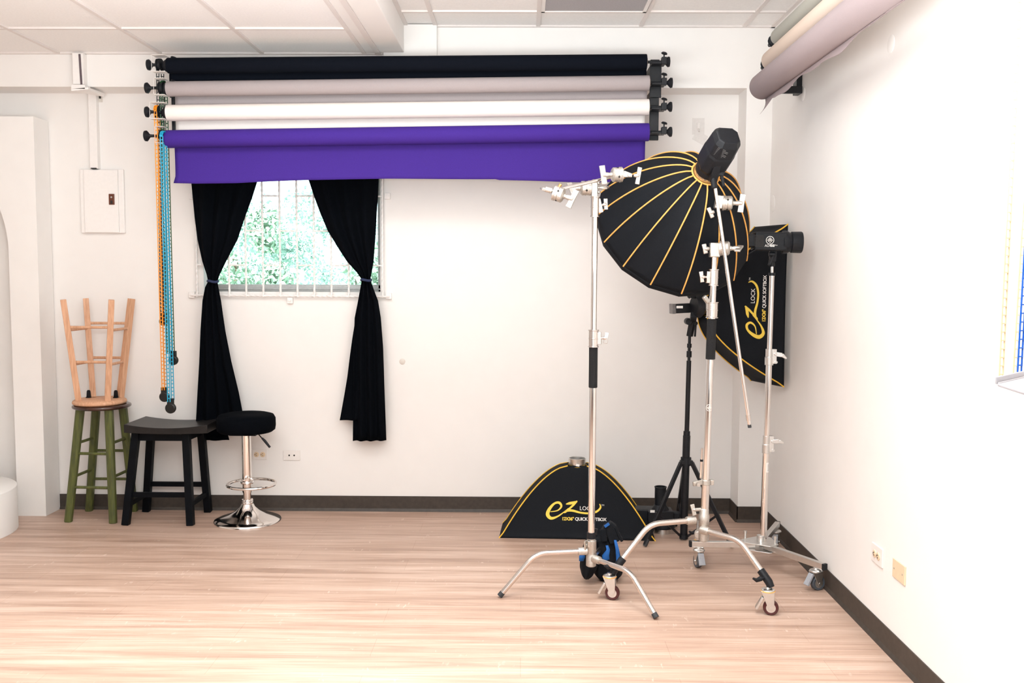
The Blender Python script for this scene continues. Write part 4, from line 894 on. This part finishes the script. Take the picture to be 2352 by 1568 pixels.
hd = [P(1384, 1240, 4.52), P(1383, 1222, 4.52), P(1390, 1208, 4.52), P(1403, 1201, 4.52), P(1413, 1208, 4.52), P(1420, 1225, 4.52), P(1427, 1238, 4.52)]
hm = MB()
for a, b_ in zip(hd, hd[1:]): hm.bar(a, b_ + (b_ - a) * .15, .055, .014, up=(0, 0, 1) if abs((b_ - a).normalized().z) < .8 else (1, 0, 0))
hm.bar(P(1384, 1215, 4.49), P(1388, 1243, 4.49), .03, .012, up=(0, 1, 0)); hm.bar(P(1398, 1208, 4.5), P(1412, 1245, 4.5), .045, .02, up=(0, 1, 0), w2=.05)
obj('handle', hm, 'sbcloth', t, bev=.003)
obj('handle_trim', MB().bar(P(1389, 1209, 4.485), P(1399, 1202, 4.485), .01, .015, up=(0, 1, 0)), 'blueb', t, smooth=False)

# --- C-stand on wheels
c2 = V((.85, 4.40, 0)); t = thing('c_stand', 'chrome c-stand on caster wheels, carrying the big round softbox', 'light stand', c2)
cy2 = c2.y; Z2 = lambda v: P(1625, v, cy2).z
b0_ = V((P(1616, 1240, cy2).x, cy2, Z2(1240))); t0_ = V((P(1640, 600, cy2).x, cy2, Z2(600)))
A2 = lambda v: b0_.lerp(t0_, (Z2(v) - b0_.z) / (t0_.z - b0_.z))
sg(A2, 1240, 822, .0165, 'pole', 'chrome', t); sg(A2, 835, 640, .0155, 'pole', 'chrome', t); sg(A2, 660, 585, .0125, 'pole', 'chrome', t)
sg(A2, 1168, 1112, .019, 'pole', 'steel', t)
LL = (A2(732) - A2(825)).length; obj('foam_grip', MB().lathe([(.018, 0), (.0225, .002), (.0215, LL - .002), (.018, LL)], A2(825), A2(732) - A2(825), 32), 'foam', t)
collar(t, A2(730), A2(693), .0255, None); collar(t, A2(656), A2(618), .022, (-1, -.2, .05))
obj('wing_clamp', MB().bar(A2(700) + V((-.022, -.01, .012)), A2(690) + V((-.045, -.02, .02)), .018, .02), 'cast', t, bev=.003)
o = obj('accessory_clamp', MB().lathe([(.021, -.012), (.024, -.012), (.024, .012), (.021, .012)], A2(1107), (0, 0, 1), 28).bar(A2(1107) + V((-.02, -.015, .004)), A2(1112) + V((-.066, -.03, .008)), .012, .022).box(A2(1107) + V((.03, 0, 0)), (.016, .02, .026)), 'cast', t, bev=.002)
obj('clamp_pin', MB().cyl(A2(1110) + V((-.042, -.036, .002)), A2(1110) + V((-.042, -.05, .002)), .008, n=16), 'zinc', o)
hb = MB().lathe([(.019, 0), (.025, .004), (.025, .05), (.0225, .052), (.0225, .075), (.025, .078), (.026, .125), (.0225, .13), (.0225, .155), (.019, .16)], A2(1242), (0, 0, 1), 32); h_ = obj('base_hub', hb, 'cast', t)
m_ = MB(); m_.cyl(A2(1169) + V((-.02, -.005, 0)), A2(1169) + V((-.045, -.01, 0)), .009, n=12); tee(m_, A2(1169) + V((-.04, -.01, 0)), (-1, -.2, 0), .018, .052, (0, .2, 1), s=.8); obj('tee_handle', m_, 'cast', h_, bev=.002)
z3 = (P(1560, 1202, 4.33).z, P(1680, 1232, 4.27).z, P(1616, 1225, 4.45).z)
cf = [V((.405, 4.265, 0)), V((1.137, 4.075, 0)), V((.965, 4.93, 0))]
zlift = .125
for i, (f, z) in enumerate(zip(cf, z3)):
    d = (f - c2); d.z = 0; d.normalize(); fe = V((f.x, f.y, zlift + .03)) - d * .045
    o, w3 = bent_leg(c2, fe, z, t, r=.0135, cap=False); sk = c2 + V((0, 0, z)); obj('leg_socket', MB().lathe([(.015, .015), (.0205, .02), (.020, .058), (.018, .064)], sk, d, 24), 'cast', h_)
    u = (w3[-1] - w3[-2]).normalized(); e = w3[-1]; ad = obj('caster_clamp', MB().tube([e - u * .05, e + u * .012, V((e.x + u.x * .03, e.y + u.y * .03, zlift))], [.0185, .0185, .016], 16), 'blackp', t, bev=.002)
    m_ = MB(); m_.cyl(e - u * .01, e - u * .01 + V((-.035, -.02, .0)), .008, n=10); m_.tube([e - u * .01 + V((-.028, -.022, .004)), e - u * .01 + V((-.05, -.03, -.002)), e - u * .01 + V((-.066, -.034, .008))], [.012, .009, .005], 10); obj('wing_knob', m_, 'blackp', ad)
    caster(t, V((e.x + u.x * .03, e.y + u.y * .03, 0)), zlift - .006, (-.25, .35, 1.4)[i] if i != 1 else -.2, .034, 'maroon', 'orange', off=-.018 if False else .014)
# strip emblem decal
def emblem(r):
    m_ = MB(); N = 40
    for a, b_ in ((r, r * .86),):
        vs = [V((rr * math.cos(2 * PI * i / N), rr * math.sin(2 * PI * i / N), 0)) for rr in (a, b_) for i in range(N)]; m_.add(vs, [(i, (i + 1) % N, N + (i + 1) % N, N + i) for i in range(N)])
    k = r * .62
    def ln(a, b_, w_=.09):
        a, b_ = V((*a, 0)) * k, V((*b_, 0)) * k; d = (b_ - a).normalized(); nn = V((-d.y, d.x, 0)) * w_ * k; m_.add([a + nn, a - nn, b_ - nn, b_ + nn], [(0, 1, 2, 3)])
    for a, b_ in (((0, 1), (1, 0)), ((1, 0), (.45, -.55)), ((-1, 0), (0, 1)), ((-1, 0), (-.45, -.55)), ((0, -1), (.5, -.5)), ((0, -1), (-.5, -.5)), ((-.5, 0), (0, .5)), ((0, .5), (.5, 0)), ((0, 0), (.5, -.5)), ((0, 0), (-.5, -.5)), ((0, .5), (0, 0)), ((-.5, 0), (-.2, -.3)), ((.5, 0), (.2, -.3))): ln(a, b_)
    return m_
e = emblem(.0165); ca = A2(935); r_ = .0172
e.v = [ca + V((r_ * math.sin(p.x / r_), -r_ * math.cos(p.x / r_), p.y)) for p in e.v]; obj('emblem', e, 'logow', t, smooth=False)

# --- boom arm on that stand
hA, hB = P(1664, 467, cy2 - .03), P(1663, 570, cy2 - .03)
t = thing('boom_arm', 'long chrome arm sloping from the round softbox down past the wheeled c-stand', 'grip arm', P(1663, 570, cy2))
ra_, rb2 = P(1642, 428, cy2 - .06), P(1721, 975, cy2 - .085)
obj('rod', MB().tube([ra_, rb2], .0085, 16), 'chrome', t); dd = (rb2 - ra_).normalized(); obj('end_cap', MB().tube([rb2 - dd * .004, rb2 + dd * .014], .0085, 14), 'rubber', t)
obj('end_ring', MB().tube([rb2 - dd * .045, rb2 - dd * .02], .0105, 14), 'steel', t)
m_ = MB().box(P(1651, 464, cy2 - .045), (.034, .04, .06), Matrix.Rotation(.15, 3, 'Y')); tee(m_, P(1641, 486, cy2 - .05), (-1, -.1, -.25), .02, .05, (.1, 0, 1), s=.8); obj('clamp_block', m_, 'cast', t, bev=.005)
h = grip_head(t, P(1670, 466, cy2 - .04), (-1, .1, .02), (.12, 0, 1))
m_ = MB().box2(P(1632, 557, cy2 - .02), P(1650, 591, cy2 + .02)); tee(m_, P(1630, 571, cy2), (-1, -.1, -.02), .024, .046, (0, 0, 1), s=.9); obj('clamp_block', m_, 'cast', t, bev=.004)
h = grip_head(t, P(1664, 570, cy2 - .01), (-1, .3, .02), (.0, 1, .3))

# --- big round softbox
ring = P(1621, 398, 4.42); dax = V((-.20, .72, -.50)).normalized()
t = thing('parabolic_softbox', 'big round black softbox with orange ribs, seen from behind', 'softbox', ring)
x_, y_, z_ = frame(dax); NR = 16; RR = .405; LH = .415
def rib(k, s):
    an = 2 * PI * (k + .35) / NR; r = .065 + (RR - .065) * (s ** .72 * .72 + .28 * math.sin(s * PI / 2)); return ring + dax * (LH * (s ** 1.25)) + (x_ * math.cos(an) + y_ * math.sin(an)) * r
fab = MB()
for k in range(NR):
    def pan(a, b_, k=k):
        p = rib(k, b_).lerp(rib(k + 1, b_), a); c_ = ring + dax * (LH * (b_ ** 1.25)); return p + (c_ - p) * .05 * math.sin(PI * a) * math.sin(PI * min(1, b_ * 1.02))
    fab.grid(pan, 8, 24)
lip = []
for k in range(NR): lip.append(rib(k, 1))
fab.add([p for p in lip] + [p + dax * .035 - (p - ring - dax * LH).normalized() * .004 for p in lip], [(i, (i + 1) % NR, NR + (i + 1) % NR, NR + i) for i in range(NR)])
obj('fabric_shell', fab, 'sbcloth', t, solid=.002, ang=28)
for k in range(NR): obj('piping', MB().tube([rib(k, i / 24) + (rib(k, i / 24) - (ring + dax * .25)).normalized() * .002 for i in range(25)], .0036, 8), 'orange', t)
obj('piping', MB().ring(ring + dax * .002, dax, .067, .005, 48), 'orange', t)
obj('speed_ring', MB().lathe([(.052, -.03), (.058, -.028), (.060, 0), (.06, .012), (.05, .012)], ring, dax, 48), 'zinc', t)
obj('diffuser', MB().lathe([(0, 0), (RR * .97, 0), (RR * .97, .003), (0, .003)], ring + dax * (LH + .02), dax, 48), 'difw', t)
# monolight on it
hax = -dax
t = thing('studio_strobe', 'black studio strobe head plugged into the big round softbox', 'strobe', ring + hax * .03)
sx_ = V((1, .25, 0)); sx_ = (sx_ - hax * sx_.dot(hax)).normalized(); sy_ = hax.cross(sx_)
def hull(z, hw_, hh, o=0): return [ring + hax * z + sx_ * (a * hw_) + sy_ * (b_ * hh + o) for a, b_ in ((-1, -.55), (-.6, -1), (.6, -1), (1, -.55), (1, .55), (.6, 1), (-.6, 1), (-1, .55))]
def hullmb(secs):
    m_ = MB(); vs = []
    for s in secs: vs += hull(*s)
    K = len(secs); m_.add(vs, [(i * 8 + j, i * 8 + (j + 1) % 8, (i + 1) * 8 + (j + 1) % 8, (i + 1) * 8 + j) for i in range(K - 1) for j in range(8)] + [tuple(range(8)), tuple((K - 1) * 8 + j for j in range(8))]); return m_
obj('front_ring', MB().lathe([(.05, .0), (.06, .008), (.062, .03), (.058, .06), (.05, .075)], ring + hax * .012, hax, 40), 'blackp', t)
obj('body', hullmb([(.05, .058, .058), (.075, .066, .066), (.16, .066, .068), (.185, .06, .06)]), 'blackp', t, smooth=False, bev=.006)
obj('battery', hullmb([(.17, .064, .066), (.235, .062, .060), (.262, .05, .044)]), 'blackp', t, smooth=False, bev=.006)
fn_ = V((0, -1, 0)); fn_ = (fn_ - hax * fn_.dot(hax)).normalized(); sd2 = hax.cross(fn_)
m_ = MB()
for i in range(7): c0 = ring + hax * (.232 - i * .0075) + fn_ * .0675; m_.add([c0 - sd2 * .026, c0 + sd2 * (.026 if i % 3 else .012), c0 + sd2 * (.026 if i % 3 else .012) + hax * .0022, c0 - sd2 * .026 + hax * .0022], [(0, 1, 2, 3)])
obj('label_print', m_, mat('label_grey', (.2, .2, .2), .6), t, smooth=False)
yk = P(1640, 400, 4.36)
m_ = MB(); m_.bar(ring + hax * .11 + V((.0, -.055, -.02)), P(1637, 415, 4.34), .035, .03); m_.cyl(P(1628, 388, 4.33), P(1642, 388, 4.33), .02); m_.tube([P(1637, 400, 4.33), P(1641, 432, 4.32)], .014, 14); m_.bar(P(1641, 398, 4.33), P(1662, 400, 4.33), .02, .02); m_.bar(P(1657, 400, 4.33), P(1662, 428, 4.33), .014, .012, up=(0, 1, 0))
obj('tilt_bracket', m_, 'blackp', t, bev=.003)

# ------------------------------------------------------------------ chrome rolling stand
c3 = V((1.245, 4.76, 0)); t = thing('rolling_stand', 'chrome rolling stand with flat square legs, nearest the right wall', 'light stand', c3)
cy3 = c3.y; Z3 = lambda v: P(1762, v, cy3).z; b3 = V((P(1753, 1240, cy3).x, cy3, Z3(1245))); t3 = V((P(1773, 630, cy3).x, cy3, Z3(630)))
A3 = lambda v: b3.lerp(t3, (Z3(v) - b3.z) / (t3.z - b3.z))
sg(A3, 1246, 1035, .0175, 'pole', 'chrome', t); sg(A3, 1045, 832, .0155, 'pole', 'chrome', t); sg(A3, 840, 632, .0130, 'pole', 'chrome', t); sg(A3, 640, 612, .0075, 'pole', 'chrome', t)
obj('collar', MB().cyl(A3(633), A3(626), .0165), 'blackp', t)
def lever_collar(va, vb, updn):
    a, b_ = A3(va), A3(vb); L = (b_ - a).length; o = obj('collar', MB().lathe([(.018, 0), (.0215, .0), (.0215, L * .5), (.019, L * .52), (.019, L)], a, b_ - a, 28).box(a.lerp(b_, .55) + V((.022, -.006, 0)), (.022, .026, L * .9)), 'zinc', t, bev=.001)
    c0 = a.lerp(b_, .7) + V((.03, -.02, 0)); obj('lever', MB().cyl(c0 + V((-.004, .01, 0)), c0 + V((-.004, -.008, 0)), .008, n=14).bar(c0, c0 + V((.028, -.008, .004 * updn)), .014, .022, up=(0, 0, 1), w2=.01, h2=.022).bar(c0 + V((.026, -.008, .003 * updn)), c0 + V((.05, -.01, -.022 if updn < 0 else -.006)), .01, .02, w2=.008, h2=.009), 'zinc', o, bev=.002)
    obj('bolt', MB().cyl(a.lerp(b_, .2) + V((.03, -.01, 0)), a.lerp(b_, .2) + V((.03, -.026, 0)), .007, n=14), 'zinc', o)
lever_collar(838, 801, -1); lever_collar(1040, 1000, 1)
q = A3(1072); m_ = MB(); m_.grid(lambda a, b_: q + V((.0180 * math.sin(-.1 + .9 * a), -.0180 * math.cos(-.1 + .9 * a), -.025 + .05 * b_)), 6, 1); lb = obj('barcode_label', m_, 'logow', t, smooth=False)
m_ = MB()
for i in range(9):
    z = q.z - .018 + i * .004; m_.add([q + V((.0182 * math.sin(a), -.0182 * math.cos(a), z - q.z + dz)) for a, dz in ((.35, 0), (.6, 0), (.6, .0018), (.35, .0018))], [(0, 1, 2, 3)])
obj('barcode', m_, 'slot', lb, smooth=False)
zleg = .125; ce3 = V((c3.x, c3.y, zleg)); ends = [V((P(1588, 1250, 4.765).x, 4.765, zleg)), V((P(1893, 1306, 4.40).x, 4.40, zleg)), V((1.44, 5.16, zleg))]
ends[1].x = min(ends[1].x, 1.455)
tri = [ce3 + (e - ce3).normalized() * .085 for e in ends]
bp_ = MB(); hx = []
for i, e in enumerate(ends):
    d = (e - ce3).normalized(); s = V((-d.y, d.x, 0)); hx += [(ce3 + d * .095 - s * .03), (ce3 + d * .095 + s * .03)]
hx = sorted(hx, key=lambda p: math.atan2(p.y - ce3.y, p.x - ce3.x)); bp_.prism([(p.x, p.y) for p in hx], (0, 0, zleg + .015), (1, 0, 0), (0, 1, 0), .004)
bp_.prism([(p.x, p.y) for p in hx], (0, 0, zleg - .019), (1, 0, 0), (0, 1, 0), .003); bp_.cyl((ce3.x, ce3.y, zleg + .018), (ce3.x, ce3.y, zleg + .05), .0215)
obj('base_plate', bp_, 'zinc', t, bev=.001)
for dx_, dy_ in ((.06, -.05), (-.07, .05), (.03, .06)): obj('bolt', MB().cyl((ce3.x + dx_, ce3.y + dy_, zleg + .016), (ce3.x + dx_, ce3.y + dy_, zleg + .05), .006, n=12).cyl((ce3.x + dx_, ce3.y + dy_, zleg + .046), (ce3.x + dx_, ce3.y + dy_, zleg + .058), .0085, n=12), 'zinc', t)
for i, e in enumerate(ends):
    d = (e - ce3).normalized(); o = obj('leg', MB().bar(ce3 + d * .03, e, .026, .030), 'zinc', t, smooth=False, bev=.002); obj('end_cap', MB().bar(e - d * .002, e + d * .012, .0265, .0305), 'blackp', o, smooth=False, bev=.002)
    cw = e - d * .035; yw = (1.75, .35, 1.2)[i]
    caster(t, cw + V((math.cos(yw), math.sin(yw), 0)) * .0, zleg - .022, yw, .036, 'greyrub', None, mat('brake_grey', (.35, .36, .39), .4), off=.012)
# strobe head on it
hc = P(1773, 556, cy3); t = thing('studio_strobe', 'black cylindrical nosed strobe on the chrome rolling stand, nearest the right wall', 'strobe', P(1773, 612, cy3))
hd_ = V((1, -.06, -.03)).normalized(); yv = V((0, 1, 0)); upv = V((.03, 0, 1))
def B(u0, u1, v0, v1, ww, nm, mt, bev=.004, yo=0):
    a = P(u0, (v0 + v1) / 2, cy3); b_ = P(u1, (v0 + v1) / 2 + (u1 - u0) * .02, cy3); hh = abs(P(u0, v0, cy3).z - P(u0, v1, cy3).z); return obj(nm, MB().bar(a + V((0, yo, 0)), b_ + V((0, yo, 0)), ww, hh), mt, t, smooth=False, bev=bev)
B(1729, 1803, 533, 575, .105, 'body', 'blackp', .008); B(1711, 1731, 538, 567, .095, 'battery', 'blackp', .006)
a = P(1795, 556, cy3); xa = V((1, -.08, -.01)).normalized()
obj('mount_ring', MB().lathe([(.045, 0), (.058, .004), (.058, .025), (.052, .034), (.046, .05), (.046, .06)], a, xa, 48), 'blackp', t)
obj('reflector_cap', MB().lathe([(.048, .045), (.0535, .048), (.0545, .095), (.052, .1), (.047, .096), (.02, .096)], a, xa, 48), 'blackp', t)
ysf = cy3 - .054
m_ = MB()
for i in range(9): v = 541 + i * 3.0; m_.bar(P(1733, v, ysf), P(1754, v + .5, ysf), .003, .0028, up=(0, 0, 1))
obj('vents', m_, 'slot', t, smooth=False)
e = emblem(.0205); q0 = P(1768.5, 551.5, ysf); e.v = [q0 + V((p.x, -.002, p.y)) for p in e.v]; obj('emblem', e, 'logow', t, smooth=False)
tx = MB(); q = text_mb('AD', .017); q.v = [p for p in q.v]; w1 = max(p.x for p in q.v); tx.add(q.v, q.f); q = text_mb('400', .017, bold=.0006); q.v = [p + V((w1 + .001, 0, 0)) for p in q.v]; w1 = max(p.x for p in q.v); tx.add(q.v, q.f); q = text_mb('Pro', .009); q.v = [p + V((w1 + .001, .005, 0)) for p in q.v]; tx.add(q.v, q.f)
q0 = P(1756, 566.5, ysf); tx.v = [q0 + V((p.x, -.002, p.y)) for p in tx.v]; obj('lettering', tx, 'logow', t, smooth=False)
obj('tilt_bracket', MB().bar(P(1776, 572, cy3), P(1774, 600, cy3), .035, .03, up=(0, 1, 0), w2=.03).cyl(P(1772, 596, cy3), P(1773, 612, cy3), .0145).cyl(P(1766, 584, cy3 - .02), P(1780, 584, cy3 - .02), .012).bar(P(1776, 588, cy3 - .03), P(1766, 609, cy3 - .03), .012, .022, up=(0, 1, 0)), 'blackp', t, bev=.003)
obj('strap', MB().bar(P(1738, 570, cy3 - .04), P(1714, 585, cy3 - .05), .02, .005, up=(.3, 0, 1)), 'blackp', t, smooth=False)

# ------------------------------------------------------------------ flash head with snoot on the floor
fy_ = 5.42; f0 = V((P(1522, 1200, fy_).x, fy_, 0)); Zf = lambda v: P(1520, v, fy_).z
t = thing('studio_strobe', 'black strobe with an upright tube snoot lying on the floor beside the floor softbox', 'strobe', f0)
xs = P(1517, 1140, fy_).x
obj('ring', MB().cyl((f0.x, fy_, 0), (f0.x, fy_, .03), .046, n=36), 'zinc', t)
obj('body', MB().lathe([(.05, .028), (.075, .034), (.075, .07), (.06, .09)], (f0.x, fy_, 0), (0, 0, 1), 36).box((f0.x - .02, fy_, .105), (.15, .12, .07)), 'blackp', t, bev=.005)
obj('side_box', MB().bar((f0.x - .22, fy_ + .06, .075), (f0.x - .05, fy_ + .03, .08), .11, .12).bar((f0.x + .05, fy_, .105), (f0.x + .1, fy_ - .01, .10), .05, .05), 'blackp', t, bev=.006)
obj('adapter_flange', MB().lathe([(.02, 0), (.055, .0), (.052, .008), (.037, .03), (.034, .034)], (xs, fy_, Zf(1171)), (0, 0, 1), 36), 'blackp', t)
o = obj('snoot', MB().lathe([(.034, 0), (.034, Zf(1119) - Zf(1165)), (.037, Zf(1119) - Zf(1165) + .002), (.036, Zf(1117) - Zf(1165)), (.030, Zf(1117) - Zf(1165)), (.029, .03), (0, .03)], (xs, fy_, Zf(1165)), (0, 0, 1), 40), 'blackp', t, ang=30)
obj('bulb_disc', MB().lathe([(0, 0), (.024, 0), (.024, .004), (0, .006)], (xs, fy_, Zf(1135)), (0, 0, 1), 28), 'disc', o)  # plain pale disc set down inside the snoot
obj('knob', MB().cyl((f0.x + .1, fy_ - .02, .105), (f0.x + .118, fy_ - .02, .105), .011, n=16), 'zinc', t)
obj('logo_tab', MB().box((f0.x - .07, fy_ - .062, .142), (.026, .004, .014)), 'logow', t, smooth=False)

# spare extension tube clamped behind the wheeled stand
q0, q1 = P(1613, 1029, cy2 + .03), P(1610, 1098, cy2 + .03)
t = thing('spigot_adapter', 'short clear metal spigot with a black band clamped beside the wheeled c-stand pole', 'adapter', q1)
obj('pin', MB().cyl(q1, q0.lerp(q1, .35), .0075, n=16).cyl(q0.lerp(q1, .4), q0, .006, n=16), 'chrome', t); obj('band', MB().cyl(q0.lerp(q1, .44), q0.lerp(q1, .37), .0085, n=16), 'blackp', t)
